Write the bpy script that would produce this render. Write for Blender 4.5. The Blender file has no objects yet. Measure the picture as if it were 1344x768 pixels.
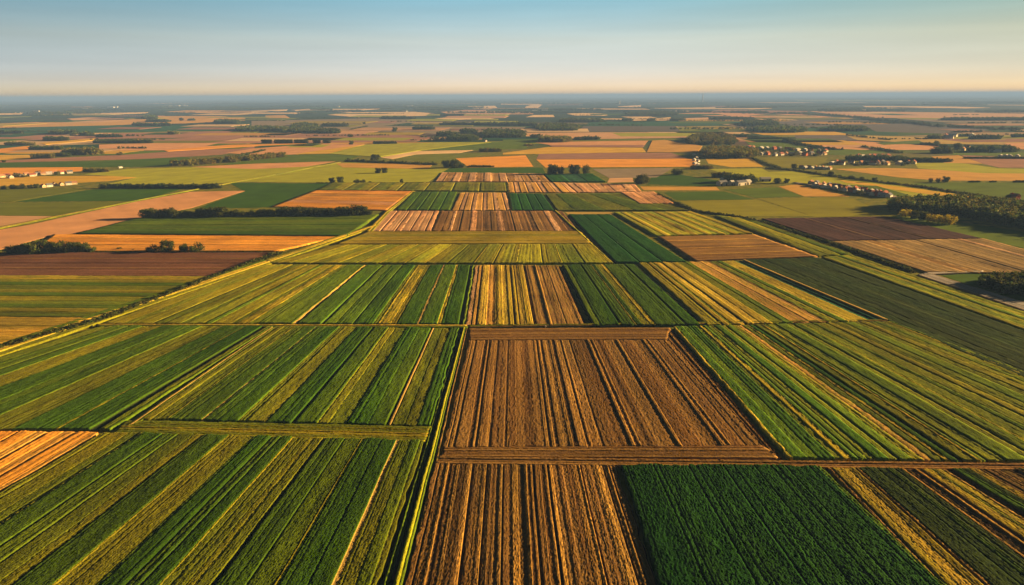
import bpy, bmesh, math, random
import numpy as np
from mathutils import Vector, Matrix

scene = bpy.context.scene
COL = scene.collection
R = math.radians
rng = np.random.default_rng(11)
random.seed(5)

# ------------------------------------------------------------------ camera
IW, IH, FPX, CAMH = 1344.0, 768.0, 908.0, 120.0
PITCH, ROLL = R(15.9), R(-0.28)
cam_d = bpy.data.cameras.new('camera')
cam_d.sensor_width = 36.0
cam_d.lens = FPX / IW * 36.0
cam_d.clip_start = 1.0
cam_d.clip_end = 250000.0
cam = bpy.data.objects.new('camera', cam_d)
COL.objects.link(cam)
CM = Matrix.Rotation(math.pi / 2 - PITCH, 4, 'X') @ Matrix.Rotation(ROLL, 4, 'Z')
cam.matrix_world = Matrix.Translation((0, 0, CAMH)) @ CM
scene.camera = cam
CR = np.array(CM.to_3x3())


def ground(px, py, z=0.0):
    """the point of the ground that a place in the survey photograph shows"""
    d = CR @ np.array([(px - IW / 2) / FPX, -(py - IH / 2) / FPX, -1.0])
    k = (z - CAMH) / min(d[2], -1e-4)
    return np.array([d[0] * k, d[1] * k, z])


# ------------------------------------------------------------------ noise
_tab = np.random.default_rng(3).random(65536)


def h1(i, seed=0):
    return _tab[(np.asarray(i).astype(np.int64) * 7919 + seed * 104729) % 65536]


def vn1(x, seed=0):
    i = np.floor(x)
    f = x - i
    f = f * f * (3 - 2 * f)
    return h1(i, seed) * (1 - f) + h1(i + 1, seed) * f


def vn2(x, y, seed=0):
    i, j = np.floor(x), np.floor(y)
    f, g = x - i, y - j
    f = f * f * (3 - 2 * f)
    g = g * g * (3 - 2 * g)
    q = lambda a, b: _tab[(a.astype(np.int64) * 7919 + b.astype(np.int64) * 15731 + seed * 104729) % 65536]
    return (q(i, j) * (1 - f) + q(i + 1, j) * f) * (1 - g) + (q(i, j + 1) * (1 - f) + q(i + 1, j + 1) * f) * g


# ------------------------------------------------------------------ materials
def new_mat(name):
    m = bpy.data.materials.new(name)
    m.use_nodes = True
    nt = m.node_tree
    nt.nodes.clear()
    out = nt.nodes.new('ShaderNodeOutputMaterial')
    b = nt.nodes.new('ShaderNodeBsdfPrincipled')
    b.inputs['Roughness'].default_value = 0.95
    b.inputs['Specular IOR Level'].default_value = 0.02
    nt.links.new(b.outputs[0], out.inputs[0])
    return m, nt, b, out


def node(nt, t, **kw):
    n = nt.nodes.new(t)
    for k, v in kw.items():
        setattr(n, k, v)
    return n


def mathn(nt, op, a, b):
    n = node(nt, 'ShaderNodeMath', operation=op)
    for i, v in enumerate((a, b)):
        if isinstance(v, (int, float)):
            n.inputs[i].default_value = v
        else:
            nt.links.new(v, n.inputs[i])
    return n.outputs[0]


def remap(nt, v, lo, hi):
    n = node(nt, 'ShaderNodeMapRange')
    nt.links.new(v, n.inputs[0])
    n.inputs[1].default_value = 0.25
    n.inputs[2].default_value = 0.75
    n.inputs[3].default_value = lo
    n.inputs[4].default_value = hi
    return n.outputs[0]


def scale_col(nt, col, val):
    n = node(nt, 'ShaderNodeMix', data_type='RGBA', blend_type='MULTIPLY')
    n.inputs[0].default_value = 1.0
    nt.links.new(col, n.inputs[6])
    c = node(nt, 'ShaderNodeCombineColor')
    for i in range(3):
        nt.links.new(val, c.inputs[i])
    nt.links.new(c.outputs[0], n.inputs[7])
    return n.outputs[2]


def field_material(name, streak=0.25, patch=0.2, fine=0.2, bump=0.6, fine_scale=1.6, streak_u=0.45, bump_d=0.25):
    m, nt, b, out = new_mat(name)
    at = node(nt, 'ShaderNodeAttribute', attribute_name='col')
    uv = node(nt, 'ShaderNodeAttribute', attribute_name='row')      # metres across / along the rows
    geo = node(nt, 'ShaderNodeNewGeometry')
    mp = node(nt, 'ShaderNodeMapping')
    mp.inputs['Scale'].default_value = (streak_u, 0.006, 1)
    nt.links.new(uv.outputs['Vector'], mp.inputs[0])
    n1 = node(nt, 'ShaderNodeTexNoise')
    n1.inputs['Scale'].default_value = 1.0
    n1.inputs['Detail'].default_value = 3.0
    nt.links.new(mp.outputs[0], n1.inputs['Vector'])
    n2 = node(nt, 'ShaderNodeTexNoise')
    n2.inputs['Scale'].default_value = 0.03
    n2.inputs['Detail'].default_value = 4.0
    nt.links.new(geo.outputs['Position'], n2.inputs['Vector'])
    n3 = node(nt, 'ShaderNodeTexNoise')
    n3.inputs['Scale'].default_value = fine_scale
    n3.inputs['Detail'].default_value = 2.0
    nt.links.new(geo.outputs['Position'], n3.inputs['Vector'])
    v = mathn(nt, 'MULTIPLY', remap(nt, n1.outputs[0], 1 - streak, 1 + streak), remap(nt, n2.outputs[0], 1 - patch, 1 + patch))
    v = mathn(nt, 'MULTIPLY', v, remap(nt, n3.outputs[0], 1 - fine, 1 + fine))
    c = scale_col(nt, at.outputs['Color'], v)
    nt.links.new(c, b.inputs['Base Color'])
    if bump:
        bp = node(nt, 'ShaderNodeBump')
        bp.inputs['Strength'].default_value = bump
        bp.inputs['Distance'].default_value = bump_d
        nt.links.new(n3.outputs[0], bp.inputs['Height'])
        nt.links.new(bp.outputs[0], b.inputs['Normal'])
    return m


M_CROP = field_material('crop_rows', 0.22, 0.18, 0.3, 0.7, 2.2)
M_SOIL = field_material('ploughed_soil', 0.3, 0.14, 0.3, 0.5, 1.5, 0.7)
M_STUB = field_material('stubble', 0.28, 0.2, 0.25, 0.4, 1.3)
M_FAR = field_material('far_field', 0.12, 0.16, 0.0, 0.0, 0.05, 0.06)
M_PATH = field_material('track_dirt', 0.25, 0.2, 0.3, 0.5, 1.2, 1.1)


def leaf_material(name, trans=0.25):
    m, nt, b, out = new_mat(name)
    at = node(nt, 'ShaderNodeAttribute', attribute_name='col')
    oi = node(nt, 'ShaderNodeObjectInfo')
    v = node(nt, 'ShaderNodeMapRange')
    nt.links.new(oi.outputs['Random'], v.inputs[0])
    v.inputs[3].default_value = 0.75
    v.inputs[4].default_value = 1.3
    c = scale_col(nt, at.outputs['Color'], v.outputs[0])
    nt.links.new(c, b.inputs['Base Color'])
    b.inputs['Roughness'].default_value = 0.7
    tr = node(nt, 'ShaderNodeBsdfTranslucent')
    nt.links.new(c, tr.inputs[0])
    mx = node(nt, 'ShaderNodeMixShader')
    mx.inputs[0].default_value = trans
    nt.links.new(b.outputs[0], mx.inputs[1])
    nt.links.new(tr.outputs[0], mx.inputs[2])
    nt.links.new(mx.outputs[0], out.inputs[0])
    return m


M_LEAF = leaf_material('foliage', 0.3)


def plain(name, col, rough=0.85, var=0.12, sc=0.8):
    m, nt, b, out = new_mat(name)
    geo = node(nt, 'ShaderNodeNewGeometry')
    n = node(nt, 'ShaderNodeTexNoise')
    n.inputs['Scale'].default_value = sc
    n.inputs['Detail'].default_value = 4
    nt.links.new(geo.outputs['Position'], n.inputs['Vector'])
    rgb = node(nt, 'ShaderNodeRGB')
    rgb.outputs[0].default_value = (*col, 1)
    nt.links.new(scale_col(nt, rgb.outputs[0], remap(nt, n.outputs[0], 1 - var, 1 + var)), b.inputs['Base Color'])
    b.inputs['Roughness'].default_value = rough
    return m


M_BARK = plain('bark', (0.09, 0.06, 0.04))
M_WHITE = plain('white_render', (0.52, 0.45, 0.36))
M_CREAM = plain('cream_render', (0.5, 0.38, 0.23))
M_GREYW = plain('grey_render', (0.38, 0.35, 0.32))
M_REDROOF = plain('red_tile', (0.24, 0.085, 0.05))
M_TERRA = plain('terracotta_tile', (0.30, 0.15, 0.085))
M_SLATE = plain('slate_roof', (0.13, 0.13, 0.15))
M_PALEROOF = plain('pale_metal_roof', (0.42, 0.39, 0.36))
M_DARK = plain('dark_opening', (0.04, 0.035, 0.03))
M_BRICK = plain('brick_wall', (0.4, 0.12, 0.06))
M_WOOD = plain('weathered_wood', (0.3, 0.2, 0.12))


# ------------------------------------------------------------------ mesh helpers
def quads_mesh(name, V, F, mat, col=None, row=None, smooth=False):
    """V (n,3), F (m,4) or (m,3) arrays; col per-vertex rgb; row per-vertex metres"""
    V = np.asarray(V, dtype=np.float32)
    F = np.asarray(F, dtype=np.int32)
    me = bpy.data.meshes.new(name)
    k = F.shape[1]
    me.vertices.add(len(V))
    me.vertices.foreach_set('co', V.ravel())
    me.loops.add(F.size)
    me.loops.foreach_set('vertex_index', F.ravel())
    me.polygons.add(len(F))
    me.polygons.foreach_set('loop_start', np.arange(0, F.size, k, dtype=np.int32))
    me.update(calc_edges=True)
    if smooth:
        me.polygons.foreach_set('use_smooth', np.ones(len(F), dtype=bool))
    if col is not None:
        a = me.attributes.new('col', 'FLOAT_COLOR', 'POINT')
        c = np.ones((len(V), 4), dtype=np.float32)
        c[:, :3] = col
        a.data.foreach_set('color', c.ravel())
    if row is not None:
        a = me.attributes.new('row', 'FLOAT_VECTOR', 'POINT')
        c = np.zeros((len(V), 3), dtype=np.float32)
        c[:, :2] = row
        a.data.foreach_set('vector', c.ravel())
    me.materials.append(mat)
    return me


def link(name, data, parent=None, loc=(0, 0, 0)):
    o = bpy.data.objects.new(name, data)
    COL.objects.link(o)
    o.location = loc
    if parent is not None:
        o.parent = parent
    return o


def tag(o, label, cat, group=None, kind=None):
    if label:
        o['label'] = label
    if cat:
        o['category'] = cat
    if group:
        o['group'] = group
    if kind:
        o['kind'] = kind
    return o


def structure(o, label=None):
    o['kind'] = 'structure'
    if label:
        o['label'] = label
    return o


# ------------------------------------------------------------------ palette (surface colours)
PAL = dict(
    bk=(0.020, 0.028, 0.005), dg=(0.034, 0.077, 0.003), gd=(0.05, 0.094, 0.004), g=(0.078, 0.116, 0.004),
    ol=(0.112, 0.125, 0.005), yo=(0.175, 0.16, 0.006), ye=(0.31, 0.225, 0.012), yl=(0.45, 0.31, 0.03),
    st=(0.44, 0.235, 0.045), tn=(0.38, 0.25, 0.06), br=(0.165, 0.082, 0.022), mb=(0.24, 0.128, 0.034),
    db=(0.085, 0.045, 0.015), pk=(0.46, 0.255, 0.13), sa=(0.48, 0.235, 0.11), oj=(0.6, 0.25, 0.03),
    yg=(0.26, 0.255, 0.01), pu=(0.072, 0.034, 0.032), mv=(0.26, 0.13, 0.09), tg=(0.022, 0.075, 0.035),
    gy=(0.20, 0.15, 0.10), sl=(0.10, 0.085, 0.085), cr=(0.58, 0.38, 0.20), do=(0.038, 0.060, 0.009),
    lb=(0.25, 0.16, 0.06), fo=(0.017, 0.033, 0.012), eg=(0.016, 0.066, 0.008), mc=(0.31, 0.165, 0.036), yp=(0.135, 0.13, 0.005), rb=(0.16, 0.068, 0.036), bs=(0.035, 0.02, 0.009), go=(0.50, 0.29, 0.025),
)
HGT = dict(bk=-0.35, dg=0.65, gd=0.6, g=0.5, ol=0.35, yo=0.4, ye=0.45, yl=0.35, st=0.2, tn=0.15, br=0.1, mb=0.12, db=0.0,
           pk=0.15, sa=0.15, oj=0.25, yg=0.4, do=0.5, lb=0.1, eg=0.7, go=0.5)
KIND = dict(bk='p', dg='c', gd='c', g='c', ol='c', yo='c', ye='s', yl='s', st='s', tn='p', br='s', mb='s', db='s', pk='s', sa='s',
            oj='s', yg='c', do='c', lb='s', eg='c', go='c')


HGT['yp'] = 0.4
KIND['yp'] = 'c'
KIND.update(gy='p', rd='p', tg='c', pu='s')
HGT.update(gy=0.1, rd=0.1, tg=0.5, pu=0.0)
PAL['rd'] = (0.27, 0.235, 0.21)


def pxs(items, end):
    """[(pixel where the strip starts, colour[, height]), ...] -> weights"""
    out = []
    for k, it in enumerate(items):
        nxt = items[k + 1][0] if k + 1 < len(items) else end
        out.append((nxt - it[0],) + tuple(it[1:]))
    return out


def strip_field(name, label, quad, strips, mat, res=(0.5, 1.0), seed=0, rows=0.75, rough=1.0, wob=0.35, z0=0.85, tone=1.0, patchy=0.25, tram=13.0, furr=1.0):
    """a worked field as a height sheet: strips side by side along s, rows running along t.  quad = s0t0, s1t0, s1t1, s0t1"""
    A, B, C, D = [ground(*p)[:2] for p in quad]
    W = 0.5 * (np.linalg.norm(B - A) + np.linalg.norm(C - D))
    L = 0.5 * (np.linalg.norm(D - A) + np.linalg.norm(C - B))
    tot = sum(s[0] for s in strips)
    rs = np.random.default_rng(seed + 77)
    S, CC, HH, KK, E = [], [], [], [], []
    acc = 0.0
    for k, st in enumerate(strips):
        a, b = acc / tot, (acc + st[0]) / tot
        acc += st[0]
        n = max(1, int(math.ceil((b - a) * W / res[0])))
        e = min(0.04 / W, (b - a) * 0.05)
        ss = np.linspace(a + e, b - e, n + 1)
        c = np.array(PAL[st[1]]) * (1 + rs.uniform(-0.10, 0.10)) * tone
        h = st[2] if len(st) > 2 else HGT.get(st[1], 0.15) + rs.uniform(-0.08, 0.08)
        S.append(ss)
        CC.append(np.repeat(c[None], n + 1, 0))
        HH.append(np.full(n + 1, h))
        KK.append(np.full(n + 1, {'c': 0, 's': 1, 'p': 2}[KIND.get(st[1], 's')]))
        ed = np.minimum(ss - a, b - ss) * W
        E.append(ed)
    S, CC, HH, KK, E = np.concatenate(S), np.concatenate(CC), np.concatenate(HH), np.concatenate(KK), np.concatenate(E)
    nt_ = max(2, int(math.ceil(L / res[1])))
    T = np.linspace(0, 1, nt_ + 1)
    s, t = np.meshgrid(S, T)
    um, vm = s * W, t * L
    wob = wob * (0.5 if mat.name == 'ploughed_soil' else 1.0)
    wb = (vn2(vm / 22.0, um / 40.0, seed) - 0.5) * wob + (vn2(vm / 2.5, um / 1.2, seed + 1) - 0.5) * wob * 0.25
    out = 1 - np.clip(np.minimum(s, 1 - s) * W / 1.5, 0, 1)
    s2 = s + (wb + out * (vn2(vm / 5.0, um * 0 + 3.3, seed + 31) - 0.5) * min(1.2, W * 0.05)) / W
    endw = 1 - np.clip(np.minimum(t, 1 - t) * L / 3.0, 0, 1)
    t = t + endw * ((vn2(um / 4.0, t * 0 + 7.7, seed + 32) - 0.5) * 1.6 + (vn2(um / 0.8, t * 0 + 2.7, seed + 33) - 0.5) * 0.6) * min(1.0, L / 60) / L
    P = (A[None, None] * ((1 - s2) * (1 - t))[..., None] + B[None, None] * (s2 * (1 - t))[..., None]
         + C[None, None] * (s2 * t)[..., None] + D[None, None] * ((1 - s2) * t)[..., None])
    kk = KK[None] + 0 * s
    crop, soil = (kk == 0), (kk == 1)
    jit = rs.random(s.shape) - 0.5
    rowf = np.sin(um * 2 * math.pi / rows + 1.3 * np.sin(um * 0.37 + seed))
    furrow = (vn1(um / 1.9, seed + 3) - 0.5) * 0.20 + (vn1(um / 0.8, seed + 4) - 0.5) * 0.15
    furrow = furrow * (0.6 + 0.8 * vn2(um / 9.0, vm / 40.0, seed + 9))
    furrow = furrow * furr
    z = HH[None] * np.ones_like(s)
    z = z + np.where(crop, 0.035 * rowf + jit * 0.2 * rough, 0) + np.where(soil, furrow + jit * 0.2 * rough, 0) + np.where(kk == 2, jit * 0.06, 0)
    z = z + np.where(crop, (vn2(um / 2.2, vm / 6.0, seed + 5) - 0.5) * 0.18, 0)
    z = np.where((E[None] < 0.12) & crop, z - 0.12, z)
    z = z + z0
    br = 1 + (vn1(um / 1.4, seed + 6) - 0.5) * np.where(soil, 0.4, 0.25) + (vn2(um / 16.0, vm / 30.0, seed + 7) - 0.5) * patchy * 2
    br = br * (1 + jit * np.where(crop, 0.5, 0.25))
    col = CC[None] * br[..., None]
    br2 = np.where(crop, 1 + 0.06 * rowf, 1.0)
    if tram and W > 8:
        d = (um + seed * 1.7) % tram
        tr = crop & ((np.abs(d - 3.0) < 0.22) | (np.abs(d - 4.9) < 0.22))
        z = np.where(tr, z - 0.16, z)
        br2 = np.where(tr, 0.78, br2)
    col = col * br2[..., None]
    mean = CC.mean(0)
    brk = np.clip(0.75 + 1.5 * (vn2(um / 0.4, vm / 1.2, seed + 21) - 0.5) + 0.9 * (vn2(um / 1.7, vm / 9.0, seed + 22) - 0.5), 0, 1.15)
    brk = np.where(soil, brk, 1.0)[..., None]
    col = col * brk + (mean[None, None] * br[..., None] * 0.9) * (1 - brk)
    # ripening: the hue of a crop drifts over patches
    w = (vn2(um / 7.0, vm / 60.0, seed + 12) - 0.5) * np.where(crop, 0.45, 0.15)
    col[..., 0] *= 1 + w
    col[..., 1] *= 1 + 0.3 * w
    nS = len(S)
    n = P.shape[0] * P.shape[1]
    V = np.concatenate([P, z[..., None]], -1).reshape(-1, 3)
    idx = np.arange(n).reshape(s.shape)
    F = np.stack([idx[:-1, :-1], idx[:-1, 1:], idx[1:, 1:], idx[1:, :-1]], -1).reshape(-1, 4)
    # skirt
    ring = np.concatenate([idx[0, :], idx[1:, -1], idx[-1, -2::-1], idx[-2:0:-1, 0]])
    sk = V[ring].copy()
    sk[:, 2] = -0.5
    r2 = n + np.arange(len(ring))
    F2 = np.stack([ring, r2, np.roll(r2, -1), np.roll(ring, -1)], -1)
    V = np.concatenate([V, sk])
    F = np.concatenate([F, F2])
    colf = np.clip(np.concatenate([col.reshape(-1, 3), col.reshape(-1, 3)[ring]]), 0, 0.9)
    rowm = np.stack([um.ravel(), vm.ravel()], -1)
    rowm = np.concatenate([rowm, rowm[ring]])
    # make faces look up
    a, b, c = V[F[0, 0]], V[F[0, 1]], V[F[0, 2]]
    if np.cross(b - a, c - a)[2] < 0:
        F = F[:, ::-1]
    me = quads_mesh(name, V, F, mat, colf, rowm)
    return structure(link(name, me), label)


_layer = [0]


def flat_field(name, pts, key, lift, label=None, mat=None, dirpx=None, tone=1.0, tex=0):
    """a far field: one sheet of its own thickness over the polygon"""
    P = np.array([ground(x, y)[:2] for x, y in pts])
    if dirpx is None:
        d = P[1] - P[0]
    else:
        d = ground(*dirpx[1])[:2] - ground(*dirpx[0])[:2]
    d = d / np.linalg.norm(d)
    nrm = np.array([-d[1], d[0]])
    area = sum(P[i][0] * P[(i + 1) % len(P)][1] - P[(i + 1) % len(P)][0] * P[i][1] for i in range(len(P)))
    if area < 0:
        P = P[::-1]
    bm = bmesh.new()
    vs = [bm.verts.new((p[0], p[1], lift)) for p in P]
    f = bm.faces.new(vs)
    r = bmesh.ops.extrude_face_region(bm, geom=[f])
    for v in r['geom']:
        if isinstance(v, bmesh.types.BMVert):
            v.co.z = -0.5
    bmesh.ops.triangulate(bm, faces=[x for x in bm.faces if len(x.verts) > 4])
    bmesh.ops.recalc_face_normals(bm, faces=bm.faces[:])
    me = bpy.data.meshes.new(name)
    bm.to_mesh(me)
    bm.free()
    V = np.array([v.co[:] for v in me.vertices])
    a = me.attributes.new('col', 'FLOAT_COLOR', 'POINT')
    c = np.array(PAL[key]) * tone * (1 + rng.uniform(-0.07, 0.07))
    a.data.foreach_set('color', np.tile(np.append(np.clip(c, 0, 0.9), 1).astype(np.float32), len(V)))
    a = me.attributes.new('row', 'FLOAT_VECTOR', 'POINT')
    rw = np.zeros((len(V), 3), np.float32)
    rw[:, 0] = V[:, :2] @ nrm
    rw[:, 1] = V[:, :2] @ d
    a.data.foreach_set('vector', rw.ravel())
    me.materials.append(mat or M_FAR)
    return structure(link(name, me), label)


# ------------------------------------------------------------------ the ground sheet
def ground_material():
    m, nt, b, out = new_mat('open_country')
    geo = node(nt, 'ShaderNodeNewGeometry')
    # near the fields: rough grass
    n1 = node(nt, 'ShaderNodeTexNoise')
    n1.inputs['Scale'].default_value = 0.12
    n1.inputs['Detail'].default_value = 8
    nt.links.new(geo.outputs['Position'], n1.inputs['Vector'])
    r1 = node(nt, 'ShaderNodeValToRGB')
    r1.color_ramp.elements[0].position = 0.3
    r1.color_ramp.elements[0].color = (0.05, 0.085, 0.008, 1)
    r1.color_ramp.elements[1].position = 0.7
    r1.color_ramp.elements[1].color = (0.22, 0.18, 0.018, 1)
    nt.links.new(n1.outputs[0], r1.inputs[0])
    # far country: a patchwork of parcels and woods
    mp = node(nt, 'ShaderNodeMapping')
    mp.inputs['Scale'].default_value = (0.0016, 0.0042, 1)
    mp.inputs['Rotation'].default_value = (0, 0, 0.06)
    nt.links.new(geo.outputs['Position'], mp.inputs[0])
    vo = node(nt, 'ShaderNodeTexVoronoi', distance='CHEBYCHEV')
    vo.inputs['Scale'].default_value = 1.0
    nt.links.new(mp.outputs[0], vo.inputs['Vector'])
    sep = node(nt, 'ShaderNodeSeparateColor')
    nt.links.new(vo.outputs['Color'], sep.inputs[0])
    r2 = node(nt, 'ShaderNodeValToRGB')
    cr = r2.color_ramp
    cr.interpolation = 'CONSTANT'
    cols = [(0.0, (0.02, 0.05, 0.014)), (0.3, (0.05, 0.085, 0.02)), (0.5, (0.15, 0.13, 0.05)), (0.64, (0.09, 0.06, 0.045)), (0.76, (0.3, 0.19, 0.09)), (0.86, (0.07, 0.11, 0.02)), (0.94, (0.42, 0.29, 0.15))]
    cr.elements[0].position, cr.elements[0].color = 0.0, (*cols[0][1], 1)
    cr.elements[1].position, cr.elements[1].color = 0.3, (*cols[1][1], 1)
    for p, c in cols[2:]:
        e = cr.elements.new(p)
        e.color = (*c, 1)
    nt.links.new(sep.outputs[0], r2.inputs[0])
    n3 = node(nt, 'ShaderNodeTexNoise')
    n3.inputs['Scale'].default_value = 0.00035
    n3.inputs['Detail'].default_value = 6
    nt.links.new(geo.outputs['Position'], n3.inputs['Vector'])
    # distance of the place from the farm, in the plan
    vm = node(nt, 'ShaderNodeVectorMath', operation='LENGTH')
    nt.links.new(geo.outputs['Position'], vm.inputs[0])
    wood = node(nt, 'ShaderNodeMapRange')
    wood.inputs[1].default_value = 2200
    wood.inputs[2].default_value = 5200
    wood.inputs[3].default_value = -0.1
    wood.inputs[4].default_value = 0.16
    nt.links.new(vm.outputs['Value'], wood.inputs[0])
    ws = node(nt, 'ShaderNodeMapRange')
    ws.inputs[1].default_value = 0.47
    ws.inputs[2].default_value = 0.53
    nt.links.new(mathn(nt, 'ADD', n3.outputs[0], wood.outputs[0]), ws.inputs[0])
    mx = node(nt, 'ShaderNodeMix', data_type='RGBA')
    nt.links.new(ws.outputs[0], mx.inputs[0])
    nt.links.new(r2.outputs[0], mx.inputs[6])
    mx.inputs[7].default_value = (0.022, 0.04, 0.016, 1)
    near = node(nt, 'ShaderNodeMapRange')
    near.inputs[1].default_value = 1500
    near.inputs[2].default_value = 1900
    nt.links.new(vm.outputs['Value'], near.inputs[0])
    m2 = node(nt, 'ShaderNodeMix', data_type='RGBA')
    nt.links.new(near.outputs[0], m2.inputs[0])
    nt.links.new(r1.outputs[0], m2.inputs[6])
    nt.links.new(mx.outputs[2], m2.inputs[7])
    nt.links.new(m2.outputs[2], b.inputs['Base Color'])
    return m


GX, GY0, GY1 = 62000.0, -3000.0, 80000.0
gme = bpy.data.meshes.new('ground')
gme.from_pydata([(-GX, GY0, 0), (GX, GY0, 0), (GX, GY1, 0), (-GX, GY1, 0)], [], [(0, 1, 2, 3)])
gme.materials.append(ground_material())
structure(link('ground', gme))

# ------------------------------------------------------------------ near fields
N1, N2, N3 = (0.28, 0.5), (0.4, 0.9), (0.6, 1.6)
strip_field('crop_field', 'striped green field in front of the olive headland, beside the orange stubble corner',
            [(136, 571), (557, 582), (487, 795), (-245, 795)],
            pxs([(136, 'ol'), (146, 'bk', 0.1), (148, 'yp'), (170, 'ol'), (187, 'yo', 0.5), (189, 'gd'), (216, 'bk', -0.1), (219, 'g'), (236, 'bk'), (238, 'ol'), (258, 'yp'), (269, 'bk'), (272, 'gd'), (303, 'yo', 0.5), (305, 'yp'),
                 (337, 'g'), (341, 'dg'), (360, 'bk'), (362, 'g'), (367, 'gd'), (372, 'bk', 0.05), (374, 'dg'), (387, 'yo', 0.5), (389, 'ol'), (408, 'yp'), (414, 'yo', 0.3), (416, 'ol'), (427, 'bk', -0.3), (431, 'gd'),
                 (455, 'bk', 0.1), (456, 'g'), (477, 'yp', 0.6), (479, 'dg'), (503, 'bk', 0.1), (504, 'dg'), (522, 'tn', 0.25), (526, 'ol'), (541, 'g'), (552, 'ol', 0.3)], 557), M_CROP, N1, 1, patchy=0.2, tone=0.9)
strip_field('crop_field', 'dark and light green striped field behind the olive headland',
            [(362, 431), (602, 434), (566, 563), (180, 553)],
            pxs([(362, 'ol', 0.3), (367, 'yp'), (374, 'ol'), (380, 'ol'), (386, 'yo', 0.5), (388, 'g'), (400, 'gd'), (416, 'tn', 0.4), (418, 'gd'), (430, 'dg'), (446, 'ol'), (452, 'yp'), (470, 'dg'), (490, 'bk', 0), (493, 'gd'), (511, 'yp'), (520, 'ol'),
                 (535, 'dg'), (552, 'gd'), (566, 'bk', 0.1), (568, 'tn', 0.4), (570, 'ol'), (581, 'yp'), (591, 'dg')], 602), M_CROP, N2, 2, tone=1.12)
strip_field('crop_field', 'wide green field of broad pale bands above the orange stubble corner',
            [(131, 431), (358, 431), (146, 567), (-310, 567)],
            pxs([(131, 'ol'), (150, 'g'), (168, 'bk', 0.1), (172, 'gd'), (187, 'yp'), (214, 'gd'), (240, 'g'), (250, 'gd'), (266, 'ol'), (278, 'yp'), (294, 'gd'), (322, 'yo', 0.55), (324, 'dg'), (344, 'bk', -0.2), (350, 'ol', 0.4), (355, 'g')], 358),
            M_CROP, N2, 3, tone=1.08)
strip_field('crop_field', 'yellow-green striped field beside the diagonal hedge',
            [(352, 349), (480, 350), (387, 427), (134, 427)],
            pxs([(352, 'yo'), (366, 'ol'), (372, 'yo'), (385, 'bk', 0.1), (386, 'ol'), (394, 'yo'), (404, 'ol'), (408, 'yo'), (420, 'g'), (425, 'yo'), (438, 'ol'), (442, 'ye'), (450, 'ol'), (456, 'g'), (478.8, 'tn', 0.3)], 480),
            M_CROP, (0.5, 1.6), 4, tone=1.2)
strip_field('crop_field', 'deep green striped field left of the brown and yellow strips',
            [(482, 350), (622, 350), (610, 428), (391, 427)],
            pxs([(482, 'gd'), (502, 'bk', 0.1), (504, 'g'), (514, 'gd'), (528, 'bk', 0.2), (529, 'dg'), (545, 'ol'), (549, 'ye'), (560, 'yo'), (565, 'dg'), (582, 'tn', 0.5), (584, 'gd'), (599, 'ye', 0.5), (602, 'dg'), (617, 'bk', 0.0), (620, 'g')], 622),
            M_CROP, (0.5, 1.5), 5, tone=1.2)
strip_field('stubble_field', 'narrow straw and brown striped field between the two deep green fields',
            [(624, 350), (735, 350), (771, 429), (612, 429)],
            pxs([(624, 'pk'), (628, 'bs', -0.2), (629, 'st'), (632, 'db', -0.2), (634, 'yl'), (642, 'st'), (650, 'yl'), (652, 'ye'), (658, 'yl'), (664, 'ye'), (668, 'bs', -0.3), (670, 'ye'), (673, 'bs', -0.2), (674, 'yl'), (680, 'ye'), (684, 'yl'), (686, 'bs', -0.4), (689, 'mb'),
                 (701, 'st', 0.5), (703, 'br'), (712, 'mb'), (716, 'bs', -0.1), (717, 'mb'), (729, 'br'), (732, 'bs', -0.4)], 735), M_SOIL, (0.35, 1.6), 6)
strip_field('crop_field', 'deep green field with one yellow strip right of the brown strips',
            [(737, 350), (835, 349), (925, 429), (777, 429)],
            pxs([(737, 'bk', 0.2), (739, 'g'), (745, 'dg'), (761, 'bk', 0.2), (763, 'gd'), (774, 'yo', 0.6), (776, 'dg'), (778, 'gd'), (781, 'yo'), (788, 'ye'), (793, 'gd'), (818, 'bk', 0.3), (820, 'dg'), (831, 'bk', -0.3)], 835),
            M_CROP, (0.4, 1.5), 7, tone=0.9)
strip_field('grain_field', 'golden striped field with a brown middle strip right of the deep green field',
            [(838, 347), (970, 344), (1152, 423), (929, 429)],
            pxs([(838, 'yo'), (848, 'bk', 0.0), (850, 'ye'), (854, 'ol'), (857, 'ye'), (862, 'yl'), (866, 'bk', 0.1), (868, 'ye'), (873, 'yl'), (880, 'ye'), (888, 'ol'), (897, 'g'), (904, 'st'), (912, 'mb'), (918, 'st'), (926, 'mb'), (931, 'ol'), (936, 'yo'), (939, 'bk', 0.1),
                 (940, 'g'), (946, 'yl'), (951, 'ye'), (962, 'tg', 0.0), (966, 'bk', -0.4)], 970), M_CROP, (0.5, 1.6), 8, tone=1.15)
strip_field('crop_field', 'large dark olive field right of the golden striped field',
            [(978, 343), (1076, 340), (1500, 492), (1500, 566)],
            pxs([(978, 'do'), (990, 'do'), (1000, 'do'), (1030, 'do'), (1052, 'do'), (1073, 'bk', -0.2), (1075, 'bk', -0.5)], 1076),
            M_CROP, (0.8, 2.4), 9, tone=0.64, patchy=0.05, tram=0)
strip_field('crop_field', 'narrow yellow-green field between the dark olive field and the roadside hedge',
            [(1078, 339), (1117, 336), (1500, 464), (1500, 491)],
            pxs([(1078, 'yo'), (1085, 'ol'), (1092, 'yo'), (1098, 'g'), (1104, 'yo'), (1110, 'ol')], 1117), M_CROP, (0.8, 2.4), 10, tone=1.2)
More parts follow.
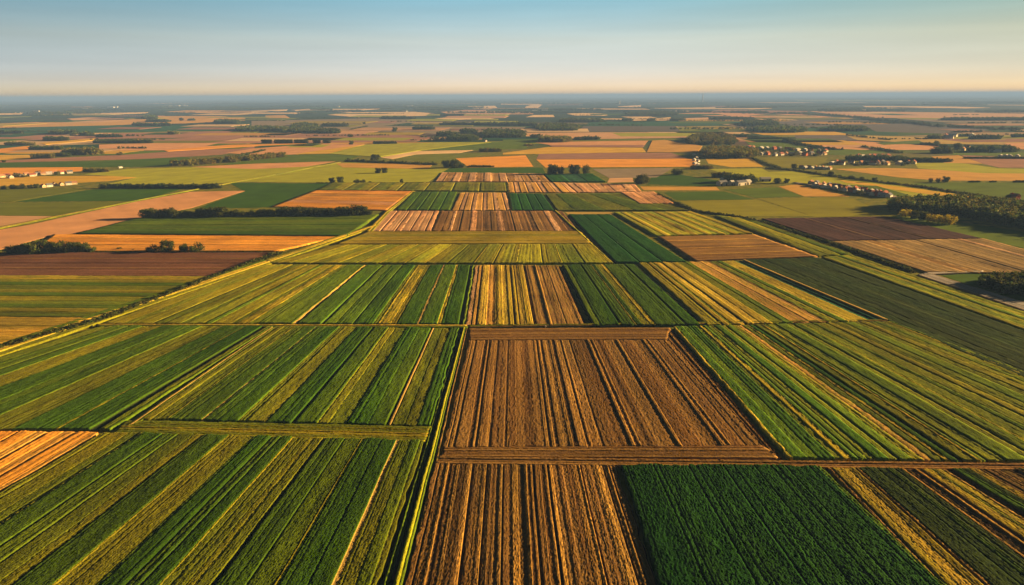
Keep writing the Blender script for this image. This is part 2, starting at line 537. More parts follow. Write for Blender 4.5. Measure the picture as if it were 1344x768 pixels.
strip_field('crop_field', 'wide olive striped field right of the big brown ploughed field',
            [(884, 432), (1170, 424), (1660, 612), (1036, 606)],
            pxs([(884, 'yl', 0.55), (886, 'gd'), (895, 'g'), (902, 'dg'), (912, 'ol'), (917, 'ye'), (922, 'gd'), (926, 'bk', 0.1), (927, 'g'), (932, 'ol'), (937, 'dg'), (945, 'ol'), (950, 'bk', -0.1), (952, 'g'), (960, 'yo'), (966, 'st'), (972, 'ol'), (978, 'ye'), (981, 'dg'),
                 (986, 'bk', -0.4), (990, 'ol'), (998, 'ye'), (1000, 'g'), (1003, 'bk', 0.0), (1005, 'ol'), (1016, 'g'), (1030, 'ol'), (1036, 'bk', -0.2), (1038, 'g'), (1049, 'yo'), (1052, 'ol'), (1064, 'g'), (1069, 'ol'), (1082, 'bk', -0.3), (1084, 'yo'), (1092, 'ol'),
                 (1105, 'g'), (1118, 'ol'), (1126, 'bk', -0.1), (1128, 'yo'), (1138, 'ol'), (1146, 'g'), (1152, 'ol'), (1160, 'yo'), (1165, 'g')], 1170), M_CROP, (0.45, 1.1), 11, tone=1.22)
strip_field('grass_path', 'pale ridge between the golden striped field and the dark olive field',
            [(970, 344), (978, 343), (1166, 422.5), (1152, 423)], [(1, 'tg', .1), (1.3, 'bk', -.2), (.8, 'tn', .7), (.4, 'yo', .5)], M_PATH, (0.4, 1.5), 28)
# the big ploughed field: a frame of headlands round the furrowed middle
strip_field('ploughed_field', 'big brown ploughed field with straw-coloured furrow lines in the middle of the farm',
            [(616, 449), (876, 448), (1000, 588), (581, 590)],
            pxs([(616, 'mb'), (620, 'db', 0.02), (621, 'mc'), (624, 'db', -0.02), (626, 'mb'), (636, 'br'), (640, 'mc'), (642, 'db', -0.02), (644, 'mc'), (647, 'mb'), (651, 'mc'), (653, 'db', 0.02), (655, 'br'), (661, 'mb'), (666, 'db', -0.02), (668, 'mc'), (670, 'br'), (676, 'mb'),
                 (684, 'br'), (692, 'mb'), (700, 'mc'), (703, 'db', -0.02), (705, 'mc'), (708, 'db', 0.02), (711, 'mc'), (716, 'mb'), (720, 'mc'), (723, 'db', 0.02), (727, 'mb'), (730, 'mc'), (734, 'db', -0.05), (736, 'mc'), (738, 'mb'), (744, 'mc'), (746, 'db', -0.05), (748, 'mb'), (752, 'br'), (770, 'mc', 0.4), (773, 'mb'), (776, 'mc', 0.35),
                 (778, 'br'), (792, 'mb'), (808, 'mc', 0.45), (811, 'br'), (828, 'mb'), (843, 'mc', 0.35), (846, 'mb'), (849, 'mc', 0.3), (851, 'br'), (862, 'db', -0.02), (864, 'mb'), (869, 'db', 0.02), (871, 'mb')], 876), M_SOIL, (0.3, 0.8), 12, furr=0.55, tone=0.88)
strip_field('ploughed_field', 'smooth brown headland along the far end of the big ploughed field',
            [(614, 433), (616, 449), (876, 448), (880, 432)], [(1, 'mb'), (1, 'br'), (1, 'mb'), (.2, 'db', 0), (1, 'br'), (.2, 'db', 0), (1, 'mb')], M_SOIL, (0.4, 1.2), 13, tone=0.76)
strip_field('ploughed_field', 'smooth brown headland along the near end of the big ploughed field',
            [(581, 590), (577, 602), (1022, 604), (1000, 588)], [(1, 'br'), (.2, 'db', 0), (1, 'mb'), (1, 'br'), (1, 'br'), (1, 'mb')], M_SOIL, (0.3, 1.0), 14)
strip_field('ploughed_field', 'narrow brown edge strip on the sunny side of the big ploughed field',
            [(876, 448), (881, 432), (1027, 606), (1000, 588)], [(1, 'br'), (.6, 'bs', -.4), (1, 'mb'), (.5, 'bs', -.3), (.8, 'br')], M_SOIL, (0.3, 1.0), 15)
strip_field('stubble_field', 'brown and straw ridged field in front of the dirt track',
            [(572, 612), (808, 613), (872, 795), (527, 795)],
            pxs([(572, 'mb'), (577, 'bs', -0.2), (579, 'mc'), (587, 'st'), (590, 'db', -0.2), (594, 'br'), (600, 'mc'), (604, 'br'), (612, 'mb'), (617, 'st'), (620, 'bs', -0.25), (623, 'mb'), (630, 'mc'), (634, 'mb'), (637, 'st'), (639, 'bs', -0.3), (641, 'mb'), (645, 'br'), (652, 'mb'), (657, 'mc'), (660, 'bs', -0.2), (662, 'br'),
                 (672, 'st'), (679, 'mc'), (682, 'mb'), (687, 'st'), (691, 'db'), (695, 'mc'), (698, 'bs', -0.3), (701, 'mb'), (708, 'br'), (714, 'mc'), (717, 'bs', -0.25), (720, 'st'), (724, 'mb'), (731, 'br'), (737, 'mb'), (743, 'br'), (750, 'mc'), (757, 'st'), (760, 'bs', -0.2), (762, 'mb'), (770, 'br'), (776, 'mc'), (781, 'st'), (785, 'mc'),
                 (789, 'bs', -0.3), (791, 'mb'), (795, 'mc'), (797, 'db', -0.2), (799, 'mb'), (806, 'bs', -0.3)], 808), M_SOIL, (0.2, 0.5), 16, tone=0.85)
strip_field('crop_field', 'dense dark green crop in front of the dirt track',
            [(814, 615), (1075, 617), (1262, 795), (872, 795)],
            pxs([(818, 'eg', 0.9), (860, 'bk', 0.5), (861, 'eg', 0.95), (905, 'bk', 0.5), (906.5, 'eg', 0.95), (950, 'bk', 0.5), (951.5, 'eg', 0.9), (990, 'bk', 0.6), (991, 'eg', 0.95), (1030, 'bk', 0.6), (1031, 'eg', 0.9), (1070, 'g', 0.6)], 1075),
            M_CROP, (0.25, 0.5), 17, rough=1.6, tone=0.75, patchy=0.15)
strip_field('stubble_field', 'dark brown and yellow striped field in the near right corner of the farm',
            [(1080, 618), (1430, 621), (1850, 795), (1243, 795)],
            pxs([(1080, 'db', 0.0), (1086, 'mb', 0.3), (1089, 'db', -0.2), (1092, 'ye'), (1100, 'go'), (1112, 'ye'), (1120, 'br'), (1124, 'st', 0.4), (1127, 'do'), (1150, 'bk', 0.2), (1151, 'do'), (1162, 'gd'), (1168, 'do'), (1182, 'st', 0.5), (1185, 'db'), (1193, 'br'), (1199, 'st', 0.5), (1202, 'br'), (1208, 'ye'), (1220, 'yo'), (1226, 'ye'), (1236, 'st', 0.5),
                 (1239, 'db'), (1250, 'gd'), (1262, 'do'), (1272, 'ye'), (1282, 'br'), (1290, 'db', -0.1), (1294, 'mb'), (1310, 'db', -0.2), (1313, 'br'), (1335, 'st', 0.5), (1338, 'do'), (1370, 'ye'), (1390, 'br')], 1430), M_SOIL, (0.28, 0.6), 18, tone=0.75)
strip_field('stubble_field', 'orange stubble corner beside the green striped fields',
            [(-300, 568), (131, 570), (-245, 795), (-800, 795)],
            pxs([(-300, 'oj'), (-200, 'st'), (-150, 'oj'), (-60, 'st'), (-40, 'oj'), (0, 'db', -0.1), (3, 'oj'), (24, 'br', -0.1), (28, 'oj'), (48, 'st'), (62, 'mb', -0.2), (68, 'oj'), (84, 'st'), (98, 'br', -0.2), (103, 'oj'), (124, 'st')], 131), M_STUB, (0.4, 0.8), 19, patchy=0.12)
# grass bank and ditch that runs up the middle
strip_field('grass_path', 'raised grass bank and ditch running between the green fields and the brown fields',
            [(603, 433), (613, 433), (532, 795), (487, 795)],
            [(1.2, 'bk', -0.7), (.5, 'g', .3), (.5, 'gd', -.3), (.9, 'bk', -0.6), (.9, 'yg', .7), (.6, 'g', .3), (.7, 'bk', -.5), (.5, 'mb', .1)], M_CROP, (0.25, 0.8), 20)
strip_field('grass_path', 'olive headland track between the two striped green fields',
            [(166, 555), (148, 572), (558, 583), (566, 563)], [(1, 'ol', .3), (.4, 'yo', .35), (1, 'ol', .25), (.3, 'ye', .2), (1, 'yo', .3), (1, 'ol', .3), (.5, 'yo', .3)], M_PATH, (0.3, 1.0), 21, patchy=0.15)
strip_field('grass_path', 'thin grassy track crossing the farm behind the striped fields',
            [(128, 428), (126, 431), (614, 433), (614, 429)], [(1, 'yl', .4), (.6, 'ol', .2), (.7, 'g', .3), (.5, 'bk', -.2)], M_PATH, (0.4, 1.5), 22)
strip_field('grass_path', 'thin grassy track crossing the farm behind the brown and olive fields',
            [(614, 429.5), (614, 432.5), (1172, 424), (1168, 421.5)], [(1, 'ol', .4), (.5, 'mb', .2), (.7, 'bk', -.2)], M_PATH, (0.4, 1.5), 23)
strip_field('dirt_road', 'brown dirt track between the ploughed field and the front fields',
            [(574, 602.5), (570, 611.5), (1480, 622), (1440, 613.5)], [(1, 'mb', .25), (.9, 'br', 0.0), (.6, 'mb', .12), (.9, 'br', 0.0), (1, 'mb', .22)], M_PATH, (0.25, 0.9), 24, patchy=0.15)
strip_field('grass_path', 'pale straw verge along the diagonal hedge',
            [(346, 343), (358, 347), (-70, 494), (-80, 480)], [(.8, 'g', .6), (1, 'yl', .5), (.8, 'yo', .3)], M_PATH, (0.3, 1.2), 25)
strip_field('grass_path', 'pale verge continuing past the end of the diagonal hedge',
            [(490, 297), (498, 297), (358, 347), (346, 343)], [(.8, 'yo', .6), (1, 'yl', .5), (.8, 'yo', .3)], M_PATH, (0.5, 2), 26)
strip_field('grass_path', 'pale ridge between the striped fields on the left of the farm',
            [(354, 432), (362, 432), (186, 556), (160, 564)], [(1, 'bk', -.3), (.5, 'yo', .5), (.5, 'tn', .5), (1.2, 'ol', .4)], M_PATH, (0.3, 1.0), 27)

# ------------------------------------------------------------------ middle fields
strip_field('ploughed_field', 'dark brown ploughed field left of the diagonal hedge', [(-120, 333), (-160, 363), (283, 364), (357, 333)],
            [(3, 'rb'), (.3, 'mb', .3), (2, 'rb'), (.3, 'db', -.1), (2, 'rb'), (.4, 'mb', .3), (3, 'rb')], M_SOIL, (0.8, 2.5), 30, tone=0.85)
strip_field('crop_field', 'green field with long even bands left of the diagonal hedge', [(-160, 363), (-300, 416), (124, 419), (282, 365)],
            [(3, 'ye'), (2, 'yo'), (2.5, 'g'), (3, 'ol'), (2, 'yo'), (2.5, 'g'), (3, 'yo'), (2, 'ol'), (2.5, 'g'), (2, 'yo'), (3, 'ol')], M_CROP, (0.7, 2), 31)
strip_field('grain_field', 'ochre grain field at the left end of the diagonal hedge', [(-300, 416), (-420, 490), (-100, 483), (123, 420)],
            [(2, 'go'), (.3, 'ye'), (3, 'go'), (.3, 'ye'), (3, 'go'), (2, 'ye')], M_STUB, (0.7, 2), 32, tone=0.72)
strip_field('stubble_field', 'bright orange stubble strip behind the small round trees', [(70, 309), (40, 331), (362, 331), (449, 312)],
            [(2, 'oj'), (.3, 'st'), (3, 'oj'), (.3, 'st'), (3, 'oj')], M_STUB, (1.0, 3), 33)
strip_field('crop_field', 'long smooth green field in front of the dark tree row', [(182, 287), (100, 308), (456, 311), (497, 283)],
            [(2, 'g'), (.2, 'gd'), (3, 'g'), (.2, 'gd'), (3, 'g'), (2, 'gd')], M_CROP, (1.0, 3), 34, patchy=0.15)
strip_field('crop_field', 'short yellow-green plots with dark dividing lines', [(440, 323), (777, 322), (803, 347), (355, 347)],
            sum([[(30 + 6 * (k % 3), ['yo', 'yg', 'yo', 'ol', 'yo'][k % 5]), (1.6, 'bk', 0.1) if k % 2 else (1.2, 'ye', .45)] for k in range(15)], []), M_CROP, (0.6, 2), 35, tone=1.2)
strip_field('grain_field', 'long yellow grain band behind the short plots', [(482, 305.5), (440, 322), (777, 321.5), (761, 305)],
            [(2, 'ye'), (.3, 'yl'), (2, 'yo'), (3, 'ye'), (.3, 'yo'), (2, 'ye')], M_STUB, (1.0, 3), 36, tone=0.9)
strip_field('crop_field', 'dark emerald wedge of crop behind the golden striped field', [(746, 283), (801, 283), (902, 346), (807, 346.5)],
            [(1, 'bk', .2), (20, 'eg'), (.6, 'bk', .3), (20, 'eg'), (.6, 'bk', .3), (20, 'eg'), (1, 'bk', 0)], M_CROP, (0.8, 2.5), 37, patchy=0.1, tone=0.9)
strip_field('grain_field', 'bright yellow striped field right of the emerald wedge', [(806, 280), (907, 279), (988, 308), (862, 311)],
            sum([[(3, 'yg'), (2.4, 'ye')] for k in range(7)], []), M_CROP, (1, 4), 38)
strip_field('ploughed_field', 'reddish brown ploughed field below the bright yellow stripes', [(863, 312), (911, 344), (1072, 338), (990, 309)],
            [(2, 'mb'), (.3, 'st', .4), (2, 'mb'), (1, 'br'), (.3, 'st', .4), (2, 'mb'), (.3, 'st', .3), (2, 'br')], M_SOIL, (1, 3), 39)
strip_field('crop_field', 'bent green strip between the yellow stripes and the long hedge', [(938, 284), (985, 288), (1118, 335), (1074, 337.5)],
            [(3, 'ol'), (3, 'yg'), (2, 'g'), (1, 'ol')], M_CROP, (1, 4), 40)
strip_field('ploughed_field', 'dark purple ploughed field beside the long hedge', [(1000, 288), (1163, 285), (1289, 314), (1091, 317.5)],
            [(3, 'pu'), (.3, 'db', .1), (3, 'pu'), (.3, 'db', .1), (3, 'pu')], M_SOIL, (1.2, 4), 41, tone=0.78)
strip_field('stubble_field', 'light brown field in front of the purple field', [(1092, 318), (1290, 314.5), (1470, 362), (1216, 358.5)],
            [(3, 'lb'), (1, 'mb'), (3, 'lb'), (1, 'lb'), (4, 'lb'), (.6, 'pk'), (2, 'lb')], M_STUB, (1, 3), 42)
strip_field('stubble_field', 'pale pink stubble plots left of the brown strips', [(512, 278), (576, 278), (565, 304.5), (487, 304.5)],
            sum([[(5, 'pk'), (.5, 'db', -.2), (3, 'sa')] for k in range(4)], []), M_STUB, (0.8, 3), 43)
strip_field('ploughed_field', 'brown many-striped field behind the yellow grain band', [(579, 278), (738, 278), (759, 304.5), (567, 304.5)],
            [(3, 'br'), (2, 'mb'), (1, 'pk'), (2, 'br'), (.4, 'bk', -.2), (3, 'mb'), (2, 'sa'), (2, 'br'), (3, 'db'), (2, 'mb'), (2, 'pk'), (3, 'br'), (.4, 'bk', -.2), (2, 'mb'), (3, 'br'), (2, 'db'), (2, 'mb'), (3, 'br'), (2, 'pk'), (2, 'br'), (3, 'db')], M_SOIL, (0.8, 3), 44)
strip_field('crop_field', 'small green field with dark lines left of the tan plot', [(543, 253), (601, 253), (591, 277), (521, 277)],
            sum([[(6, 'gd'), (.5, 'bk', .1)] for k in range(5)], []), M_CROP, (1, 4), 45)
strip_field('stubble_field', 'tan striped plot between two small green fields', [(604, 254), (663, 254), (671, 277), (593, 277)],
            sum([[(4, 'st'), (.4, 'db', -.1), (3, 'pk')] for k in range(5)], []), M_STUB, (1, 4), 46)
strip_field('crop_field', 'small dark green field right of the tan plot', [(668, 255.5), (712, 256), (728, 277.5), (672, 277.5)],
            sum([[(6, 'eg'), (.4, 'bk', .2)] for k in range(4)], []), M_CROP, (1, 4), 47)
strip_field('stubble_field', 'orange stubble plot behind the dark tree row', [(413, 251), (357, 272), (509, 277), (542, 252)],
            [(3, 'oj'), (2, 'st'), (3, 'oj'), (2, 'sa'), (3, 'oj')], M_STUB, (1.2, 4), 48, tone=0.9)
strip_field('crop_field', 'low green strip behind the orange plot', [(436, 241), (664, 241), (666, 252), (416, 250.5)],
            sum([[(8, 'ol', .4), (6, 'yo', .4), (.5, 'bk', .1)] for k in range(7)], []), M_CROP, (1.5, 5), 49)
strip_field('stubble_field', 'pink-brown striped field behind the low green strip', [(580, 227), (711, 228.5), (721, 239.5), (571, 239)],
            sum([[(5, 'pk'), (.5, 'mb'), (5, 'mb')] for k in range(7)], []), M_STUB, (1.5, 5), 50)
strip_field('stubble_field', 'light orange striped plot beside the emerald strip', [(665, 240), (741, 240.5), (756, 253.5), (666, 253.5)],
            sum([[(5, 'st'), (.5, 'mb', -.1), (4, 'pk')] for k in range(5)], []), M_STUB, (1.2, 5), 51)
strip_field('stubble_field', 'pale pink plot reaching to the big round tree', [(743, 241), (833, 243), (842, 252.5), (758, 253.5)],
            sum([[(5, 'pk'), (.4, 'mb'), (4, 'sa')] for k in range(5)], []), M_STUB, (1.4, 5), 52)
strip_field('crop_field', 'emerald strip in front of the four roadside trees', [(713, 229), (777, 229), (795, 239.5), (724, 239.5)], [(4, 'eg'), (4, 'tg'), (4, 'eg')], M_CROP, (1.5, 5), 53)
strip_field('crop_field', 'mid green field with a notch behind the emerald wedge', [(716, 256), (811, 255), (906, 277.5), (731, 277.5)], [(3, 'ol', .4), (5, 'g', .45), (5, 'ol', .4), (5, 'g', .45), (4, 'ol', .4)], M_CROP, (1.3, 4), 54, tone=0.85)
strip_field('stubble_field', 'small salmon plot beside the long hedge', [(815, 254), (858, 253), (884, 268), (840, 269)],
            sum([[(4, 'sa', .6), (.3, 'mb', .5)] for k in range(5)], []), M_STUB, (1.3, 4), 55, z0=1.0)

FLAT = [
    # key, layer, points, (name)
    ('tn', 1, [(741, 278.5), (803, 278.5), (806, 282), (746, 282)], 'stubble_field'),
    ('dg', 1, [(258, 274), (322, 251.5), (300, 240), (434, 241), (414, 250.5), (356, 272), (330, 273)], 'crop_field'),
    ('sa', 1, [(-60, 330), (-60, 312), (40, 295), (178, 265), (250, 252), (322, 250.5), (252, 273), (185, 286), (108, 306), (68, 309), (0, 328)], 'stubble_field'),
    ('pk', 1, [(-60, 283), (70, 284), (20, 294), (-60, 312)], 'stubble_field'),
    ('ol', 1, [(-60, 267), (165, 265), (120, 277), (72, 283.5), (-60, 282)], 'grass_field'),
    ('dg', 1, [(20, 265), (120, 249), (242, 247), (184, 264)], 'crop_field'),
    ('ol', 1, [(-60, 249), (60, 247), (112, 248.5), (16, 265), (-60, 266)], 'grass_field'),
    ('go', 1, [(-60, 233), (105, 231), (170, 231), (180, 233), (140, 238), (-60, 248)], 'grain_field'),
    ('yg', 1, [(110, 229), (168, 221.5), (260, 219.5), (340, 222), (342, 238.5), (300, 239.5), (265, 242), (140, 242), (180, 233)], 'grass_field'),
    ('oj', 1, [(-60, 221), (108, 219.5), (110, 224), (60, 229), (-60, 231)], 'stubble_field'),
    ('gd', 1, [(-60, 214.5), (130, 212), (240, 206), (250, 208), (222, 219), (100, 219.5), (-60, 221)], 'crop_field'),
    ('sa', 1, [(250, 219.3), (336, 215), (440, 212), (400, 219), (336, 222), (262, 219.8)], 'stubble_field'),
    ('yg', 1, [(336, 222), (400, 219), (455, 213), (592, 221), (561, 239), (430, 240), (338, 239)], 'grass_field'),
    ('st', 2, [(440, 214), (568, 216), (562, 222), (450, 220)], 'stubble_field'),
    ('g', 1, [(336, 204), (436, 202), (475, 204), (455, 211), (420, 211.5), (336, 214.5), (290, 217)], 'crop_field'),
    ('yg', 2, [(430, 202), (480, 190), (580, 187), (645, 187), (550, 198), (500, 206), (475, 205)], 'grass_field'),
    ('g', 1, [(552, 198), (585, 187.5), (690, 186), (692, 195), (640, 197)], 'grass_field'),
    ('cr', 2, [(500, 207), (545, 198.5), (622, 197), (602, 201), (545, 203), (515, 209)], 'stubble_field'),
    ('ol', 1, [(515, 209), (548, 202), (640, 201), (622, 206), (575, 213)], 'grass_field'),
    ('oj', 1, [(598, 208), (690, 204), (700, 219), (616, 220)], 'stubble_field'),
    ('dg', 1, [(590, 221), (712, 220), (716, 228), (580, 226.5)], 'crop_field'),
    ('go', 1, [(660, 201), (720, 193.2), (843, 194), (848, 200), (660, 203)], 'grain_field'),
    ('sa', 1, [(700, 187), (851, 184.5), (846, 190.5), (722, 190.5)], 'stubble_field'),
    ('mv', 2, [(720, 190.7), (846, 190.7), (844, 193.6), (725, 193)], 'ploughed_field'),
    ('mv', 1, [(708, 201), (880, 200.5), (902, 208), (704, 209)], 'ploughed_field'),
    ('oj', 1, [(704, 209.5), (912, 208.3), (918, 219), (716, 220)], 'stubble_field'),
    ('st', 2, [(856, 185), (872, 184), (922, 192), (916, 200), (849, 200)], 'stubble_field'),
    ('gy', 1, [(778, 222), (884, 220.5), (862, 233), (800, 234)], 'grass_field'),
    ('pk', 1, [(800, 234), (830, 233), (832, 239), (797, 240)], 'stubble_field'),
    ('dg', 1, [(855, 233), (884, 228), (960, 240), (935, 245), (850, 242)], 'crop_field'),
    ('st', 1, [(840, 245), (940, 245.5), (945, 250), (845, 250)], 'stubble_field'),
    ('gd', 1, [(871, 253), (950, 251.5), (990, 262), (889, 263)], 'crop_field'),
    ('g', 1, [(951, 249), (1020, 246), (1054, 258), (992, 260)], 'crop_field'),
    ('yo', 1, [(891, 264), (993, 262), (1066, 284), (934, 284)], 'grass_field'),
    ('yo', 1, [(994, 260.5), (1112, 259), (1178, 284), (1069, 285)], 'grain_field'),
    ('st', 1, [(1022, 245), (1046, 242), (1116, 258), (1056, 258)], 'stubble_field'),
    ('g', 1, [(1165, 284), (1180, 280), (1460, 322), (1460, 352), (1292, 314)], 'grass_field'),
    ('gd', 1, [(1236, 362), (1282, 358), (1460, 380), (1460, 412), (1350, 400)], 'grass_field'),
    # right middle distance
    ('yg', 1, [(1000, 226), (1040, 225), (1208, 247), (1318, 264), (1180, 262), (1110, 244), (1040, 241), (990, 232)], 'grass_field'),
    ('go', 2, [(1100, 236), (1205, 248), (1312, 263), (1270, 262), (1180, 250), (1110, 240)], 'grain_field'),
    ('g', 2, [(1112, 243), (1150, 244), (1196, 257), (1172, 259)], 'grass_field'),
    ('g', 1, [(1195, 241.5), (1222, 239.5), (1460, 240), (1460, 268), (1340, 263)], 'crop_field'),
    ('ol', 1, [(1090, 227), (1180, 233), (1230, 237.5), (1200, 243), (1100, 232)], 'grass_field'),
    ('st', 1, [(1080, 220), (1180, 221), (1460, 232), (1460, 238), (1230, 237), (1180, 233)], 'stubble_field'),
    ('yg', 1, [(1200, 214), (1260, 214), (1310, 221), (1460, 224), (1460, 229), (1290, 227.5), (1205, 221)], 'grass_field'),
    ('mv', 1, [(1262, 204), (1460, 212), (1460, 221), (1312, 220), (1285, 214)], 'ploughed_field'),
    ('st', 1, [(1222, 205.5), (1258, 204), (1290, 215), (1240, 214)], 'stubble_field'),
    ('yo', 1, [(1000, 207), (1088, 207), (1080, 214), (1140, 221), (1040, 223), (1010, 214)], 'grass_field'),
    ('go', 1, [(925, 207), (985, 207.5), (1002, 219), (960, 219.5), (930, 215)], 'grain_field'),
    ('yg', 1, [(930, 222), (1000, 221), (1020, 232), (1010, 241), (985, 238)], 'grass_field'),
    ('g', 1, [(978, 185.5), (1030, 184.5), (1062, 193.5), (1122, 196.5), (1200, 198), (1100, 204), (990, 196)], 'grass_field'),
    ('sa', 1, [(1055, 185.5), (1125, 185.5), (1232, 192), (1225, 197), (1130, 197), (1090, 195)], 'stubble_field'),
    ('g', 2, [(1150, 188), (1206, 184.5), (1212, 188), (1160, 190.5)], 'grass_field'),
    ('tn', 1, [(1100, 176.8), (1200, 180), (1460, 186), (1460, 192), (1230, 189), (1126, 184)], 'stubble_field'),
    ('sl', 1, [(1043, 177), (1080, 175.5), (1110, 178), (1125, 184.5), (1045, 185)], 'ploughed_field'),
    ('g', 1, [(1248, 197.5), (1330, 200), (1460, 204), (1250, 203.5)], 'grass_field'),
    ('sa', 2, [(1318, 188), (1460, 188), (1460, 198), (1322, 196)], 'stubble_field'),
    ('tg', 1, [(1055, 168), (1090, 166), (1090, 172), (1180, 173), (1178, 177), (1060, 175)], 'grass_field'),
    ('sl', 1, [(1130, 163), (1200, 162), (1300, 170), (1250, 176), (1150, 173)], 'ploughed_field'),
    ('gy', 1, [(1176, 156), (1235, 153.5), (1460, 161), (1460, 166), (1240, 161)], 'grass_field'),
    ('pk', 1, [(1061, 146), (1180, 147), (1460, 151), (1460, 158.5), (1200, 155), (1130, 155)], 'stubble_field'),
    ('sl', 1, [(1000, 156.5), (1140, 158), (1145, 164), (1040, 167)], 'ploughed_field'),
    ('cr', 1, [(1132, 139.3), (1250, 140), (1300, 141.5), (1240, 143), (1176, 143), (1140, 142)], 'stubble_field'),
    ('ol', 1, [(1040, 130.5), (1200, 131), (1190, 133), (1050, 133)], 'grass_field'),
    ('sa', 1, [(890, 149.3), (930, 147), (1050, 150.5), (1120, 156), (1060, 156), (985, 154), (930, 152)], 'stubble_field'),
    ('mv', 1, [(945, 144.2), (1060, 146), (1055, 150), (930, 146.6)], 'ploughed_field'),
    ('cr', 2, [(850, 142.3), (985, 140.3), (1013, 142.3), (985, 143.5), (900, 143.3)], 'stubble_field'),
    ('cr', 1, [(811, 139.8), (842, 138), (840, 141), (815, 142.5)], 'stubble_field'),
    ('pk', 1, [(897, 155.5), (935, 154.2), (930, 158), (895, 158.5)], 'stubble_field'),
    ('cr', 1, [(858, 156), (880, 154), (882, 158.5), (856, 158.5)], 'stubble_field'),
    ('cr', 1, [(827, 155), (852, 153.5), (850, 158), (830, 158.5)], 'stubble_field'),
    ('gy', 1, [(890, 166), (985, 166), (995, 172), (897, 173)], 'grass_field'),
    ('tg', 1, [(775, 159.5), (980, 158.5), (1020, 165), (890, 165.6), (768, 165.6)], 'crop_field'),
    ('sl', 2, [(766, 165.8), (886, 165.8), (894, 173), (758, 173)], 'ploughed_field'),
    ('pk', 1, [(690, 174.5), (905, 173.4), (904, 181), (790, 182.5), (690, 181)], 'stubble_field'),
    ('g', 1, [(660, 183), (712, 182.5), (702, 188), (660, 192)], 'grass_field'),
    ('ol', 1, [(790, 182.8), (905, 181.5), (920, 184), (700, 186.6)], 'grass_field'),
    # centre far
    ('cr', 1, [(614, 139.5), (650, 139), (653, 142), (640, 143.6), (620, 142)], 'stubble_field'),
    ('pk', 1, [(578, 147), (610, 145), (672, 145.4), (700, 147), (700, 150), (620, 151), (585, 149)], 'stubble_field'),
    ('cr', 1, [(570, 156), (600, 152.8), (640, 154.5), (650, 156), (600, 157.2)], 'stubble_field'),
    ('cr', 1, [(690, 140), (700, 137), (712, 137.5), (704, 143.5), (688, 144)], 'stubble_field'),
    ('cr', 1, [(700, 151.3), (726, 151), (728, 153.8), (690, 154)], 'stubble_field'),
    ('cr', 1, [(744, 149.5), (760, 148.2), (810, 150), (790, 151.8), (755, 152)], 'stubble_field'),
    ('cr', 1, [(430, 151), (460, 147.5), (545, 147), (570, 149), (560, 152), (470, 154)], 'stubble_field'),
    ('cr', 1, [(432, 144), (460, 143.6), (462, 148), (440, 147)], 'stubble_field'),
    ('cr', 1, [(386, 144.2), (408, 143.6), (410, 145.4), (388, 146.2)], 'stubble_field'),
    ('cr', 1, [(330, 145.2), (378, 143.8), (376, 145.3), (330, 147.6)], 'stubble_field'),
    ('st', 1, [(348, 152), (374, 151.2), (380, 154.5), (350, 157.5)], 'stubble_field'),
    ('gy', 1, [(330, 159), (500, 155), (562, 158), (470, 169), (330, 168)], 'grass_field'),
    ('mv', 1, [(330, 178), (455, 173), (572, 180), (545, 186), (400, 188), (330, 186)], 'ploughed_field'),
    ('gy', 1, [(480, 165), (570, 166), (690, 167), (680, 174), (575, 176), (480, 172)], 'grass_field'),
    # left far
    ('st', 1, [(215, 147), (245, 145), (330, 145.4), (330, 147.5), (260, 148.6)], 'stubble_field'),
    ('st', 1, [(-60, 164), (60, 160), (168, 157), (205, 152.5), (290, 152.5), (322, 155), (322, 158), (240, 162), (168, 163.5), (60, 167.5), (-60, 169)], 'stubble_field'),
    ('cr', 1, [(-60, 148.5), (31, 147.6), (28, 150), (-60, 152)], 'stubble_field'),
    ('cr', 1, [(52, 151.2), (80, 149.8), (196, 147.2), (190, 149), (120, 151), (56, 152.2)], 'stubble_field'),
    ('pk', 1, [(88, 156), (115, 154.3), (145, 155), (140, 157), (95, 158)], 'stubble_field'),
    ('tg', 1, [(-60, 169.5), (168, 164), (330, 165.5), (330, 170.5), (168, 174), (-60, 176)], 'crop_field'),
    ('mv', 1, [(-60, 180), (160, 174.8), (328, 171.5), (328, 180), (160, 182), (-60, 186)], 'ploughed_field'),
    ('go', 2, [(52, 188), (125, 181.5), (122, 184.5), (60, 190)], 'grain_field'),
    ('mv', 1, [(200, 184), (328, 176), (430, 181), (430, 187.4), (300, 188), (200, 188)], 'ploughed_field'),
    ('oj', 1, [(-60, 194), (42, 191.8), (85, 197), (84, 199.5), (-60, 202)], 'stubble_field'),
    ('go', 1, [(-60, 204), (40, 203.3), (40, 208), (-60, 213)], 'grain_field'),
    ('sa', 1, [(130, 190), (200, 188.3), (335, 187.6), (300, 190.3), (215, 197.5), (130, 198)], 'stubble_field'),
    ('g', 1, [(130, 198.5), (215, 197.8), (180, 203), (132, 203)], 'grass_field'),
    ('mv', 1, [(-60, 214.2), (90, 206.5), (160, 203.5), (300, 194), (334, 192), (334, 196), (290, 203), (240, 206), (180, 209), (-60, 215)], 'ploughed_field'),
    ('oj', 2, [(215, 197.5), (300, 190.5), (420, 188), (334, 192), (300, 194), (220, 199)], 'stubble_field'),
    ('sa', 1, [(297, 201), (334, 195), (420, 188.4), (482, 189.7), (440, 195), (390, 203), (336, 203.8)], 'stubble_field'),
    ('go', 2, [(385, 203), (440, 195), (478, 190.2), (432, 202)], 'grain_field'),
]
for k, (key, lay, pts, nm) in enumerate(FLAT):
    ym = sum(p[1] for p in pts) / len(pts)
    step = 0.12 if ym > 200 else (0.35 if ym > 160 else 0.8)
    flat_field(nm, pts, key, step * lay + 0.013 * (k % 7) * step, tone=1.12)

